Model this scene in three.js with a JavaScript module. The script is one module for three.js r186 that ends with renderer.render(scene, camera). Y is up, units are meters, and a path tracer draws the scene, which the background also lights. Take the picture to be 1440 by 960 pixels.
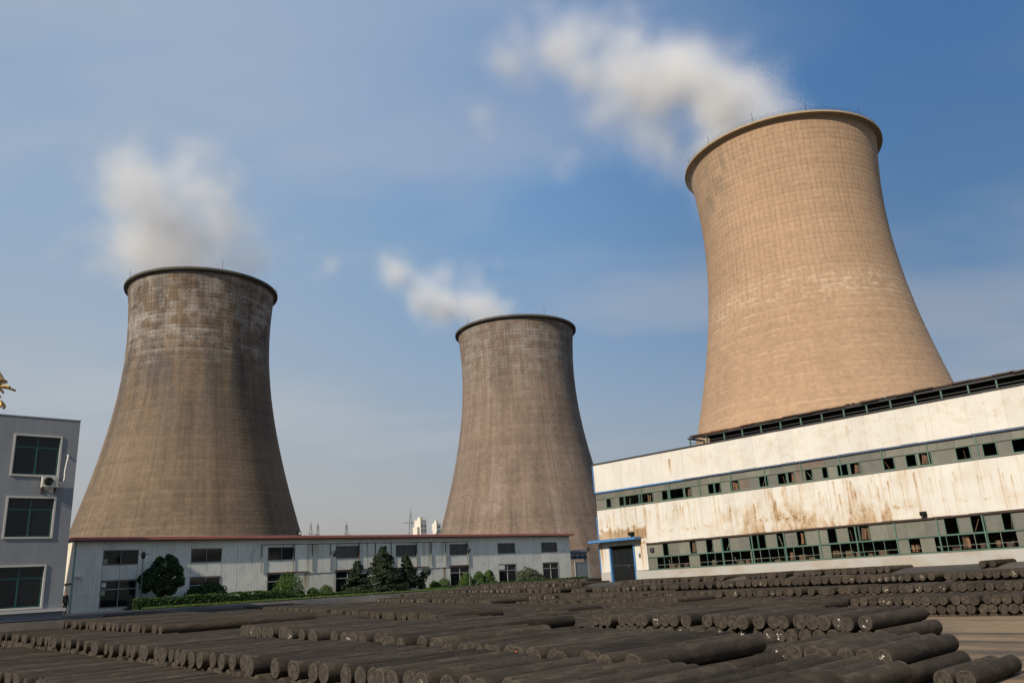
import * as THREE from 'three';
import { mergeGeometries } from 'three/addons/utils/BufferGeometryUtils.js';
import { MarchingCubes } from 'three/addons/objects/MarchingCubes.js';

// ---------------------------------------------------------------- camera, sky, sun, exposure
const scene = new THREE.Scene();
const EYE = 2.5;                                  // metres above the log yard
const camera = new THREE.PerspectiveCamera(2 * Math.atan(480 / 1122) * 180 / Math.PI, 1440 / 960, 0.1, 6000);
camera.rotation.order = 'YXZ';
camera.rotation.set(THREE.MathUtils.degToRad(16.6), 0, THREE.MathUtils.degToRad(-3.37));
camera.position.set(0, EYE, 0);
const renderer = new THREE.WebGLRenderer({ antialias: true });
renderer.toneMapping = THREE.LinearToneMapping;
renderer.toneMappingExposure = 1.0;
renderer.shadowMap.enabled = true;
renderer.shadowMap.type = THREE.PCFSoftShadowMap;

const SUN_EL = 32 * Math.PI / 180, SUN_AZ = -143 * Math.PI / 180;      // azimuth from -z towards +x: behind the camera, to its left
const sunDir = new THREE.Vector3(Math.sin(SUN_AZ) * Math.cos(SUN_EL), Math.sin(SUN_EL), -Math.cos(SUN_AZ) * Math.cos(SUN_EL));
const sun = new THREE.DirectionalLight(new THREE.Color().setRGB(1, 0.905, 0.765), 5.0);
sun.position.copy(sunDir).multiplyScalar(400); sun.target.position.set(20, 0, -120);
sun.position.add(sun.target.position);
sun.castShadow = true; sun.shadow.radius = 1.5; sun.shadow.mapSize.set(4096, 4096);
Object.assign(sun.shadow.camera, { left: -260, right: 260, top: 260, bottom: -260, near: 1, far: 1200 });
scene.add(sun, sun.target);

// noise
function hash(x, y, s) { let h = Math.imul(x | 0, 374761393) ^ Math.imul(y | 0, 668265263) ^ Math.imul(s | 0, 2147483647 - 77); h = Math.imul(h ^ (h >>> 13), 1274126177); h ^= h >>> 16; return (h >>> 0) / 4294967296; }
const sm = (t) => t * t * (3 - 2 * t);
function vnoise(x, y, s = 0, px = 0, py = 0) {     // value noise, optionally periodic
  const x0 = Math.floor(x), y0 = Math.floor(y), fx = sm(x - x0), fy = sm(y - y0);
  const w = (v, p) => p ? ((v % p) + p) % p : v;
  const a = hash(w(x0, px), w(y0, py), s), b = hash(w(x0 + 1, px), w(y0, py), s), c = hash(w(x0, px), w(y0 + 1, py), s), d = hash(w(x0 + 1, px), w(y0 + 1, py), s);
  return a + (b - a) * fx + (c - a) * fy + (a - b - c + d) * fx * fy;
}
function fbm(x, y, s = 0, o = 4, px = 0, py = 0) { let v = 0, a = 0.5, t = 0; for (let i = 0; i < o; i++) { v += a * vnoise(x, y, s + i * 17, px, py); t += a; a *= 0.5; x *= 2; y *= 2; px *= 2; py *= 2; } return v / t; }
function v3(x, y, z, s) { const z0 = Math.floor(z), f = sm(z - z0); return vnoise(x, y, s + z0 * 131) * (1 - f) + vnoise(x, y, s + (z0 + 1) * 131) * f; }
function fbm3(x, y, z, s, o = 4) { let v = 0, a = 0.5, t = 0; for (let i = 0; i < o; i++) { v += a * v3(x, y, z, s + i * 29); t += a; a *= 0.5; x *= 2.03; y *= 2.03; z *= 2.03; } return v / t; }
let seedN = 12345;
const rnd = () => { seedN = (seedN + 0x6d2b79f5) | 0; let t = Math.imul(seedN ^ (seedN >>> 15), 1 | seedN); t = (t + Math.imul(t ^ (t >>> 7), 61 | t)) ^ t; return ((t ^ (t >>> 14)) >>> 0) / 4294967296; };
const rr = (a, b) => a + (b - a) * rnd();
const gauss = () => Math.sqrt(-2 * Math.log(rnd() + 1e-9)) * Math.cos(6.2832 * rnd());
const clamp = (x, a = 0, b = 1) => Math.min(b, Math.max(a, x));
const step = (a, b, x) => sm(clamp((x - a) / (b - a)));
const lin = (c) => c.map((x) => { x /= 255; return x <= 0.04045 ? x / 12.92 : ((x + 0.055) / 1.055) ** 2.4; });
const enc = (x) => { x = clamp(x); return Math.round(255 * (x <= 0.0031308 ? x * 12.92 : 1.055 * x ** (1 / 2.4) - 0.055)); };
const mix3 = (a, b, t) => [a[0] + (b[0] - a[0]) * t, a[1] + (b[1] - a[1]) * t, a[2] + (b[2] - a[2]) * t];

{ // the sky: hazy near the horizon and towards the sun, deep blue away from it, a few thin high veils
  const W = 2048, H = 1024, data = new Float32Array(W * H * 4);
  // log radiance of hazy evening air: grows bluer with height and away from the sun
  const K = [[-0.951, -0.995, -1.117], [1.462, 1.389, 1.353], [-0.839, -0.714, -0.476], [-0.815, -0.558, 0.04], [-1.43, -0.719, -0.547]];
  for (let j = 0; j < H; j++) for (let i = 0; i < W; i++) {
    const el = ((j + 0.5) / H - 0.5) * 180, a = ((i + 0.5) / W - 0.5) * 2 * Math.PI, x = Math.cos(a), z = Math.sin(a), az = Math.atan2(x, -z), d = Math.max(el, 3);
    const e = 1 - Math.exp(-d / 14), k0 = Math.cos(az - 45 * Math.PI / 180), k = 0.5 * (k0 + 0.46 + Math.sqrt((k0 - 0.46) ** 2 + 0.03));
    const ce = Math.cos(d / 57.3), X = x * ce, Z = z * ce, Y = Math.sin(d / 57.3), f = 1 / (Y + 0.16);
    const veil = step(0.46, 0.8, fbm(X * f * 1.1 + 2.3, Z * f * 2.1 + 14.2, 57, 5)) * step(1, 9, d), mist = fbm(X * 4 + 3, Z * 4 + Y * 6, 61, 4) - 0.5;
    let c = [0, 1, 2].map((q) => 0.9 * Math.exp(K[0][q] + K[1][q] * e + K[2][q] * e * e + K[3][q] * k * e + K[4][q] * k * e * e));
    const grey = 0.3 * c[0] + 0.5 * c[1] + 0.2 * c[2];
    c = mix3(c, [grey, grey, grey], 0.14 * step(0, 1, (0.66 - k0) / 0.5) - 0.13 + 0.2 * mist);
    c = mix3(c, [0.55, 0.54, 0.54], 0.3 * veil);
    const dim = 1 - 0.22 * step(0.72, 1, k0) * step(4, 24, d); c = c.map((q) => q * dim);                  // deepest opposite the sun
    const o = (j * W + i) * 4; data[o] = c[0]; data[o + 1] = c[1]; data[o + 2] = c[2]; data[o + 3] = 1;
  }
  const t = new THREE.DataTexture(data, W, H, THREE.RGBAFormat, THREE.FloatType);
  t.mapping = THREE.EquirectangularReflectionMapping; t.magFilter = THREE.LinearFilter; t.needsUpdate = true;
  scene.background = t; scene.environment = t;
}

// ---------------------------------------------------------------- helpers
const TH = 46.7 * Math.PI / 180, ALONG = Math.PI / 2 - TH, ACROSS = -TH;       // the two directions in which the works is laid out
const D = new THREE.Vector3(Math.sin(TH), 0, -Math.cos(TH)), N = new THREE.Vector3(Math.cos(TH), 0, Math.sin(TH));
const at = (u, v, y = 0) => new THREE.Vector3().addScaledVector(D, u).addScaledVector(N, v).setY(y);
const PLATEAU = 1.85;
const counts = {};
function numbered(n) { const k = counts[n] = (counts[n] ?? -1) + 1; return k ? n + '_' + String(k).padStart(3, '0') : n; }
function add(o, name, parent) { o.name = name; o.traverse((m) => { if (m.isMesh) { m.castShadow = true; m.receiveShadow = true; } }); parent.add(o); return o; }
function mesh(name, geo, m, parent) { return add(new THREE.Mesh(geo, m), parent === scene ? numbered(name) : name, parent); }
function tag(o, label, category, group, kind) { o.userData.label = label; o.userData.category = category; if (group) o.userData.group = group; if (kind) o.userData.kind = kind; return o; }
function thing(name, label, category, pos, turn = 0, group) { const g = new THREE.Group(); g.name = numbered(name); g.position.copy(pos); g.rotation.y = turn; scene.add(g); return tag(g, label, category, group); }
const structure = (o) => { o.userData.kind = 'structure'; return o; };
const bx = (x0, x1, y0, y1, z0, z1) => new THREE.BoxGeometry(x1 - x0, y1 - y0, z1 - z0).translate((x0 + x1) / 2, (y0 + y1) / 2, (z0 + z1) / 2);
function bar(a, b, r, seg = 6) { const A = new THREE.Vector3(...a), B = new THREE.Vector3(...b), d = B.clone().sub(A), g = new THREE.CylinderGeometry(r, r, d.length(), seg); g.applyQuaternion(new THREE.Quaternion().setFromUnitVectors(new THREE.Vector3(0, 1, 0), d.clone().normalize())); const c = A.add(B).multiplyScalar(0.5); return g.translate(c.x, c.y, c.z); }
const tube = (pts, r, n = 24, seg = 6) => new THREE.TubeGeometry(new THREE.CatmullRomCurve3(pts.map((p) => new THREE.Vector3(...p))), n, r, seg);
function planarUV(g, w, h, ox = 0, oy = 0) { const p = g.attributes.position, uv = g.attributes.uv; for (let i = 0; i < p.count; i++) uv.setXY(i, (p.getX(i) + ox) / w, (p.getY(i) + oy) / h); return g; }
function tex(w, h, f, srgb = true, repeat = true) {
  const d = new Uint8Array(w * h * 4);
  for (let j = 0; j < h; j++) for (let i = 0; i < w; i++) { const c = f((i + 0.5) / w, (j + 0.5) / h, i, j), o = (j * w + i) * 4; if (srgb) { d[o] = enc(c[0]); d[o + 1] = enc(c[1]); d[o + 2] = enc(c[2]); } else { const v = Math.round(255 * clamp(c)); d[o] = d[o + 1] = d[o + 2] = v; } d[o + 3] = 255; }
  const t = new THREE.DataTexture(d, w, h); t.magFilter = THREE.LinearFilter; t.minFilter = THREE.LinearFilter; if (srgb) t.colorSpace = THREE.SRGBColorSpace; if (repeat) t.wrapS = t.wrapT = THREE.RepeatWrapping; t.needsUpdate = true; return t;
}
const mat = (r, g, b, rough = 0.8, o = {}) => { const m = new THREE.MeshStandardMaterial({ roughness: rough, ...o }); m.color.setRGB(r, g, b); return m; };
const grain = tex(256, 256, (x, y) => { const n = 0.72 + 0.4 * fbm(x * 8, y * 8, 3, 5, 8, 8); return [n, n, n]; });
const grainBump = tex(256, 256, (x, y) => fbm(x * 16, y * 16, 8, 4, 16, 16), false);
const streakTex = tex(512, 512, (x, y) => { const n = 0.78 + 0.2 * fbm(x * 40, y * 3, 13, 4, 40, 3) + 0.14 * fbm(x * 5, y * 5, 19, 4, 5, 5); return [n, n, n * 0.985]; });
const glass = new THREE.MeshPhysicalMaterial({ roughness: 0.08, metalness: 0, ior: 1.5, specularIntensity: 0.55 }); glass.color.setRGB(0.008, 0.011, 0.013);
const M = {
  greenFrame: mat(0.075, 0.145, 0.105, 0.6, { map: grain }), dullGreen: mat(0.15, 0.17, 0.13, 0.7, { map: grain }),
  pane: [mat(0.15, 0.145, 0.112, 0.55, { map: grain }), mat(0.175, 0.168, 0.132, 0.55, { map: grain }), mat(0.13, 0.127, 0.102, 0.6, { map: grain }), mat(0.15, 0.112, 0.085, 0.6, { map: grain })],
  blue: mat(0.07, 0.2, 0.42, 0.5, { map: grain }), black: new THREE.MeshPhysicalMaterial({ color: 0x1c1c1c, roughness: 0.9, specularIntensity: 0.2 }), darkSteel: mat(0.03, 0.028, 0.026, 0.6, { map: grain }),
  rust: mat(0.16, 0.07, 0.035, 0.9, { map: grain }), darkRust: mat(0.06, 0.035, 0.025, 0.9, { map: grain }), curtain: mat(0.2, 0.1, 0.055, 0.95, { map: grain }), wood: mat(0.1, 0.06, 0.035, 0.9, { map: grain }),
  inside: mat(0.2, 0.19, 0.175, 0.95, { map: grain }), concrete: mat(0.3, 0.28, 0.25, 0.95, { map: grain }), white: mat(0.7, 0.68, 0.63, 0.7, { map: grain }),
  greyWall: mat(0.235, 0.24, 0.25, 0.9, { map: streakTex, bumpMap: grainBump, bumpScale: 0.004 }), greenDark: mat(0.012, 0.07, 0.055, 0.45),
  bark: mat(0.08, 0.055, 0.04, 0.95, { map: grain }), pole: mat(0.12, 0.12, 0.12, 0.6), lantern: mat(0.02, 0.02, 0.022, 0.5),
  redRoof: mat(0.4, 0.13, 0.1, 0.75, { map: grain }), glass,
};

// ---------------------------------------------------------------- the ground
function groundY(u, v) {
  const r = step(39, 53, u), f = clamp((u - 14) / 4), T = 50 + 10 * f, l = step(T, T + 2.3 + 4.7 * f, -v);
  return PLATEAU * Math.max(r, l);
}
{
  const ticks = (a, b, s) => { const o = []; for (let x = a; x <= b + 1e-6; x += s) o.push(x); return o; };
  const us = [-3000, -1200, -400, -120, -50, -20, ...ticks(-10, 70, 1), 90, 130, 220, 400, 900, 1800, 3500], vs = [-3500, -1800, -900, -450, -250, -150, -110, ...ticks(-90, 20, 1), 40, 80, 200, 600, 1500];
  const pos = [], uv = [], idx = [];
  for (const v of vs) for (const u of us) { const near = u > -10 && u < 70 && v > -90 && v < 20; const p = at(u, v, groundY(u, v) + (near ? 0.05 * (fbm(u * 0.35, v * 0.35, 5, 3) - 0.5) : 0)); pos.push(p.x, p.y, p.z); uv.push(u / 24, v / 24); }
  for (let j = 0; j < vs.length - 1; j++) for (let i = 0; i < us.length - 1; i++) { const a = j * us.length + i, b = a + 1, c = a + us.length, d = c + 1; idx.push(a, c, b, b, c, d); }
  const g = new THREE.BufferGeometry(); g.setAttribute('position', new THREE.Float32BufferAttribute(pos, 3)); g.setAttribute('uv', new THREE.Float32BufferAttribute(uv, 2)); g.setIndex(idx); g.computeVertexNormals();
  // the sandy lane between the stacks, on the same bumps and a little higher
  const lp = [], lu = [], lx = [], a0 = ticks(14, 37, 1), b0 = ticks(-16, 20, 1);
  for (const v of b0) for (const u of a0) { const p = at(u, v, groundY(u, v) + 0.05 * (fbm(u * 0.35, v * 0.35, 5, 3) - 0.5) + 0.012); lp.push(p.x, p.y, p.z); lu.push(u / 24, v / 24); }
  for (let j = 0; j < b0.length - 1; j++) for (let i = 0; i < a0.length - 1; i++) { const a = j * a0.length + i, b = a + 1, c = a + a0.length, d = c + 1; lx.push(a, c, b, b, c, d); }
  const lg = new THREE.BufferGeometry(); lg.setAttribute('position', new THREE.Float32BufferAttribute(lp, 3)); lg.setAttribute('uv', new THREE.Float32BufferAttribute(lu, 2)); lg.setIndex(lx); lg.computeVertexNormals();
  // trodden sand with coal dust dragged along the lane by wheels
  const map = tex(1024, 1024, (x, y) => {
    const a = fbm(x * 6, y * 6, 21, 5, 6, 6), st = fbm(x * 36, y * 5, 27, 4, 36, 5), f = fbm(x * 120, y * 120, 33, 2, 120, 120);
    const t = clamp(0.74 + 2.4 * (st - 0.5) + 1.2 * (a - 0.5));
    return mix3([0.032, 0.027, 0.022], [0.23, 0.15, 0.078], t).map((c) => c * (0.8 + 0.4 * f));
  });
  const dust = tex(512, 512, (x, y) => { const a = fbm(x * 10, y * 10, 121, 5, 10, 10), f = fbm(x * 90, y * 90, 133, 2, 90, 90); return mix3([0.03, 0.026, 0.023], [0.075, 0.062, 0.05], clamp(2 * a - 0.5)).map((c) => c * (0.8 + 0.4 * f)); });
  structure(mesh('ground', g, mat(1, 1, 1, 0.97, { map: dust, bumpMap: grainBump, bumpScale: 0.01 }), scene));
  structure(mesh('sandy_lane', lg, mat(1, 1, 1, 0.97, { map, bumpMap: grainBump, bumpScale: 0.01 }), scene));
}

// ---------------------------------------------------------------- cooling towers
function towerTexture(k) {
  const seed = { tan: 100, dark: 200, pale: 300 }[k], P = 16;
  return tex(2048, 1024, (x, y) => {
    const h = y * 106, lift = h / 1.33, li = Math.floor(lift), lf = lift - li, col = x * 112, ci = Math.floor(col), cf = col - ci;
    const big = fbm(x * P, y * 7, seed, 5, P, 0), fine = fbm(x * 256, y * 160, seed + 7, 3, 256, 0), drip = fbm(x * 220, y * 5, seed + 11, 4, 220, 0);
    const perLift = hash(li, 3, seed), perPanel = hash(ci, li, seed + 1);
    const ragged = fbm(x * 90, y * 220, seed + 31, 3, 90, 0);
    let c, t;
    if (k === 'tan') {
      c = [0.432, 0.28, 0.17];
      t = 0.82 + 0.2 * (big - 0.5) + 0.26 * (fine - 0.5) + 0.07 * (perLift - 0.5) + 0.04 * (perPanel - 0.5) + 0.09 * (drip - 0.5);
      const up = step(48, 78, h);
      if (cf < 0.17) t *= 1 - 0.2 * up * (0.6 + 0.8 * ragged);
      if (lf < 0.13) t *= 1 - 0.13 * (0.3 + 0.7 * up) * (0.4 + 1.2 * ragged);
      const salt = Math.exp(-(((h - 62) / 7.5) ** 2)) + 0.42 * Math.exp(-(((h - 38) / 18) ** 2)) + 0.2;
      const dash = lf > 0.72 ? step(0.45, 0.75, fbm(x * 60, li * 3.7, seed + 41, 5, 60, 0)) * (0.35 + 0.65 * perLift) : 0, bloom = step(0.5, 0.72, fbm(x * 240, y * 150, seed + 43, 4, 240, 0)) * Math.exp(-(((h - 63) / 4) ** 2));
      c = mix3(c, [0.6, 0.47, 0.32], clamp(0.6 * salt * dash + 0.5 * bloom));
      const soot = step(0.34, 0.72, fbm(x * 70, y * 24, seed + 53, 5, 70, 0)) * (Math.exp(-(((x - 0.8) / 0.045) ** 2 + ((h - 96) / 8) ** 2)) + 0.7 * Math.exp(-(((x - 0.85) / 0.05) ** 2 + ((h - 101) / 4) ** 2)));
      c = mix3(c, [0.19, 0.165, 0.12], 0.6 * soot);
    } else {
      const pale = k === 'pale';
      c = pale ? [0.225, 0.162, 0.12] : [0.19, 0.132, 0.084];
      t = 0.8 + 0.3 * (big - 0.5) + 0.3 * (fine - 0.5) + 0.12 * (perLift - 0.5) + 0.12 * (perPanel - 0.5) + 0.34 * (drip - 0.5);
      const top = step(64, 92, h + 22 * (fbm(x * 50, y * 10, seed + 97, 4, 50, 0) - 0.5)), sooty = step(0.36, 0.66, fbm(x * 34, y * 6, seed + 99, 5, 34, 0)) * step(30, 78, h);
      if (!pale) c = mix3(c, [0.105, 0.088, 0.075], 0.75 * sooty);
      const wash = step(0.46, 0.66, fbm(x * 70, y * 34, seed + 61, 4, 70, 0)) * top, bandW = step(0.5, 0.75, vnoise(x * 24, li * 0.9, seed + 71, 24, 0)) * top;
      c = mix3(c, pale ? [0.31, 0.265, 0.225] : [0.33, 0.285, 0.245], clamp(0.55 * wash + 0.6 * bandW));
      if (cf < 0.15) t *= 1 - (0.1 + 0.16 * top) * (0.4 + 1.2 * ragged);
      if (lf < 0.15) t *= 1 - (0.08 + 0.2 * top) * (0.3 + 1.3 * ragged);
      const hole = step(0.67, 0.74, fbm(x * 150, li * 5.3 + lf, seed + 81, 3, 150, 0)) * step(60, 80, h) * (lf < 0.45 ? 1 : 0.25);
      c = mix3(c, [0.06, 0.05, 0.045], (pale ? 0.25 : 0.75) * hole);
      const grime = step(0.45, 0.75, fbm(x * 40, y * 4, seed + 91, 4, 40, 0));
      t *= 1 - 0.22 * grime;
      if (pale) c = mix3(c, [0.27, 0.21, 0.17], 0.5 * step(0.5, 0.7, fbm(x * 60, y * 8, seed + 95, 4, 60, 0)) * (1 - top));
    }
    return [c[0] * t, c[1] * t, c[2] * t];
  });
}
const liftBump = tex(1024, 1024, (x, y) => { const lf = (y * 106 / 1.33) % 1, cf = (x * 112) % 1; return 0.45 + 0.3 * fbm(x * 200, y * 150, 71, 3, 200, 0) - (lf < 0.1 ? 0.3 : 0) - (cf < 0.12 ? 0.2 : 0); }, false);
function coolingTower(kind, az, dist, top, throat, label, rods, railing) {
  const A = az * Math.PI / 180, t = thing('cooling_tower', label, 'cooling tower', new THREE.Vector3(Math.sin(A) * dist, PLATEAU, -Math.cos(A) * dist), 0, 'cooling towers');
  const R = (y) => 23.4 * Math.sqrt(1 + ((y - throat) / 57.8) ** 2), pts = [], LIFT = 1.33;
  for (let y = 0; y < top - 0.2; y += LIFT) { const o = 0.03 * (hash(Math.round(y * 10), 1, 4) - 0.5); pts.push(new THREE.Vector2(R(y) - 0.035 + o, y), new THREE.Vector2(R(y + 0.06) + o, y + 0.06), new THREE.Vector2(R(Math.min(top, y + LIFT - 0.05)) + o, Math.min(top, y + LIFT - 0.05))); }
  const rt = R(top); pts.push(new THREE.Vector2(rt, top), new THREE.Vector2(rt - 0.5, top));
  for (let y = top; y > 0; y -= 8) pts.push(new THREE.Vector2(R(y) - 0.55, Math.min(y, top - 0.3)));
  const g = new THREE.LatheGeometry(pts, 112), p = g.attributes.position, uv = g.attributes.uv;
  for (let i = 0; i < p.count; i++) uv.setY(i, clamp(p.getY(i) / 106));
  const m = mat(1, 1, 1, 0.93, { map: towerTexture(kind), bumpMap: liftBump, bumpScale: 0.05 });
  mesh('shell', g, m, t);
  const fh = kind === 'tan' ? 0.5 : 0.75, oh = kind === 'tan' ? 1.35 : 1.15;      // walkway: depth of its edge and how far it stands out
  const lip = [[rt - 0.62, top - fh - 0.5], [rt + 0.02, top - fh - 0.45], [rt + 0.12, top - fh - 0.05], [rt + oh - 0.05, top - fh], [rt + oh, top - fh + 0.05], [rt + oh, top + 0.02], [rt + oh - 0.05, top + 0.07], [rt - 0.6, top + 0.07], [rt - 0.62, top - fh - 0.5]].map((q) => new THREE.Vector2(...q));
  const rimC = kind === 'tan' ? [0.36, 0.27, 0.165] : kind === 'dark' ? [0.075, 0.07, 0.052] : [0.085, 0.075, 0.062];
  const lg = new THREE.LatheGeometry(lip, 112); lg.computeVertexNormals(); const lu = lg.attributes.uv; for (let i = 0; i < lu.count; i++) lu.setXY(i, lu.getX(i) * 60, lu.getY(i) * 2);
  mesh('rim', lg.toNonIndexed(), mat(...rimC, 0.9, { map: grain, flatShading: true }), t);
  for (const [phi, len] of rods) { const q = phi * Math.PI / 180; mesh('lightning_rod', bar([Math.sin(q) * (rt + 0.7), top + 0.06, Math.cos(q) * (rt + 0.7)], [Math.sin(q) * (rt + 0.7), top + 0.06 + len, Math.cos(q) * (rt + 0.7)], 0.06), M.darkSteel, t); }
  if (railing) {
    const gs = []; for (let i = 0; i < 120; i++) { const q = i / 120 * 2 * Math.PI; gs.push(bar([Math.sin(q) * (rt + 0.85), top + 0.06, Math.cos(q) * (rt + 0.85)], [Math.sin(q) * (rt + 0.85), top + 1.1, Math.cos(q) * (rt + 0.85)], 0.025, 4)); }
    for (const y of [0.6, 1.1]) gs.push(new THREE.TorusGeometry(rt + 0.85, 0.025, 4, 112).rotateX(Math.PI / 2).translate(0, top + y, 0));
    mesh('railing', mergeGeometries(gs), M.darkSteel, t);
  }
  return t;
}
// [tower, distance]: rods by the bearing on the rim, phi measured from +z towards +x
coolingTower('dark', -22.3, 290, 105.4, 86.5, 'soot-brown cooling tower on the left with a blotched whitish upper part and dark right flank', [[-45, 3.2], [35, 3.6], [105, 3.2], [170, 3], [240, 3]], false);
coolingTower('pale', 0.3, 325, 101, 82.5, 'smallest looking cooling tower, pinkish grey, behind the right end of the low red-roofed building', [[-50, 3], [28, 3.4], [120, 3], [210, 3]], false);
coolingTower('tan', 21.2, 215, 107.7, 86.5, 'tan cooling tower with a fine vertical grid rising behind the white rusty factory', [[-88, 2.6], [-62, 2.6], [-32, 2.8], [-3, 2.8], [32, 2.8], [80, 2.6], [130, 2.6], [180, 2.6], [230, 2.6]], true);

// ---------------------------------------------------------------- steam: real droplets, thrown in clumps
{
  const clumpGeo = (seed) => {
    seedN = seed; const pos = [];
    for (let i = 0; i < 3000; i++) {
      const c = [gauss() * 2.3, gauss() * 2.3, gauss() * 2.3], s = rr(0.008, 0.0158), q = new THREE.Quaternion(gauss(), gauss(), gauss(), gauss()).normalize();
      const v = [[1, 1, 1], [1, -1, -1], [-1, 1, -1], [-1, -1, 1]].map((p) => new THREE.Vector3(...p).multiplyScalar(s).applyQuaternion(q));
      for (const f of [[0, 1, 2], [0, 3, 1], [0, 2, 3], [1, 3, 2]]) for (const k of f) pos.push(v[k].x + c[0], v[k].y + c[1], v[k].z + c[2]);
    }
    const g = new THREE.BufferGeometry(); g.setAttribute('position', new THREE.Float32BufferAttribute(pos, 3)); g.computeVertexNormals(); return g;
  };
  const geo = clumpGeo(77), m = new THREE.MeshPhysicalMaterial({ roughness: 1, transmission: 0.08, thickness: 0, specularIntensity: 0 }); m.color.setRGB(0.99, 0.985, 0.985);
  // puffs in metres from the centre of the rim: [right, up, towards the viewer, radius, weight]
  function plume(label, az, dist, top, puffs, count, seed, wisp) {
    seedN = seed;
    const A = az * Math.PI / 180, base = new THREE.Vector3(Math.sin(A) * dist, PLATEAU + top, -Math.cos(A) * dist), X = new THREE.Vector3(Math.cos(A), 0, Math.sin(A)), Z = new THREE.Vector3(-Math.sin(A), 0, Math.cos(A));
    const total = puffs.reduce((s, p) => s + p[4] * p[3] ** 2, 0), mats = [], q = new THREE.Quaternion(), M4 = new THREE.Matrix4(), P = new THREE.Vector3(), S = new THREE.Vector3();
    for (const [x, y, z, r, w] of puffs) {
      const n = Math.round(count * w * r * r / total);
      let done = 0, tries = 0;
      while (done < n && tries++ < n * 30) {
        const dx = gauss() * 0.5, dy = gauss() * 0.5, dz = gauss() * 0.5, px = x + dx * r, py = y + dy * r, pz = z + dz * r;
        if (py < 0.4 && Math.hypot(px, pz) > 22.5) continue;
        const k = fbm3(px / wisp + seed, py / wisp, pz / wisp, seed, 5);
        if (rnd() > step(0.36, 0.7, k)) continue;
        done++;
        P.copy(base).addScaledVector(X, px).addScaledVector(Z, pz).setY(base.y + py);
        q.set(gauss(), gauss(), gauss(), gauss()).normalize(); const s = rr(0.7, 1.25); S.set(s, s, s);
        mats.push(M4.compose(P, q, S).clone());
      }
    }
    const im = new THREE.InstancedMesh(geo, m, mats.length); mats.forEach((mm, i) => im.setMatrixAt(i, mm));
    im.name = numbered('steam_plume'); tag(im, label, 'steam', 'steam plumes', 'stuff'); im.castShadow = im.receiveShadow = true; scene.add(im);
  }
  plume('white steam drifting left in a long ragged tail from the tan cooling tower', 21.2, 215, 107.7, [
    [-4, 0, 0, 15, 0.7], [-11, 5, 0, 15, 0.9], [-6, 12, 0, 12, 0.8], [-13, 15, 0, 15, 1.2], [-18, 22, 0, 15, 1.4], [-26, 26, 0, 15, 1.4], [-27, 34, 0, 14, 1.1], [-36, 36, 0, 14, 1.2], [-41, 47, 0, 12, 0.9], [-49, 49, 0, 12, 1.0], [-57, 58, 0, 10, 0.9], [-65, 60, 0, 10, 0.8], [-74, 60, 0, 8, 0.8], [-80, 58, 0, 5, 0.6],
    [-48, 35, 0, 8, 0.4], [-55, 28, 0, 6, 0.3], [-60, 20, 0, 4, 0.3], [-63, 12, 0, 3.6, 0.3], [-88, 43, 0, 4.5, 0.35], [-89, 36, 0, 3.8, 0.3], [-86, 63, 0, 4, 0.25], [-20, 40, 0, 8, 0.3], [-41, 62, 0, 7, 0.3], [-23, 12, 0, 9, 0.9]], 2250, 31, 12);
  plume('pale steam cloud billowing above the soot-brown cooling tower', -22.3, 290, 105.4, [
    [0, 1, 0, 20, 0.8], [-6, 9, 0, 20, 1.1], [-10, 17, 0, 22, 1.2], [-17, 24, 0, 22, 1.2], [3, 18, 0, 15, 0.7], [-24, 30, 0, 16, 0.9], [-13, 34, 0, 19, 0.9], [-6, 38, 0, 17, 0.7], [5, 31, 0, 12, 0.45], [-31, 35, 0, 11, 0.4], [-17, 47, 0, 14, 0.5], [-11, 53, 0, 11, 0.35], [10, 31, 0, 9, 0.35], [-28, 46, 0, 10, 0.35], [13, 13, 0, 10, 0.4], [-27, 16, 0, 10, 0.5]], 2600, 47, 17);
  plume('small steam wisp leaning left from the smallest looking cooling tower', 0.3, 325, 101, [
    [-8, -1, 0, 12, 0.5], [-13, 6, 0, 12, 0.8], [-22, 14, 0, 13, 1.0], [-31, 19, 0, 12, 1.0], [-40, 25, 0, 10, 0.9], [-48, 30, 0, 9, 0.8], [-53, 32, 0, 6, 0.6], [-28, 11, 0, 8, 0.5], [-78, 38, 0, 5, 0.3], [-80, 33, 0, 4, 0.25]], 640, 59, 13);
}

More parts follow.
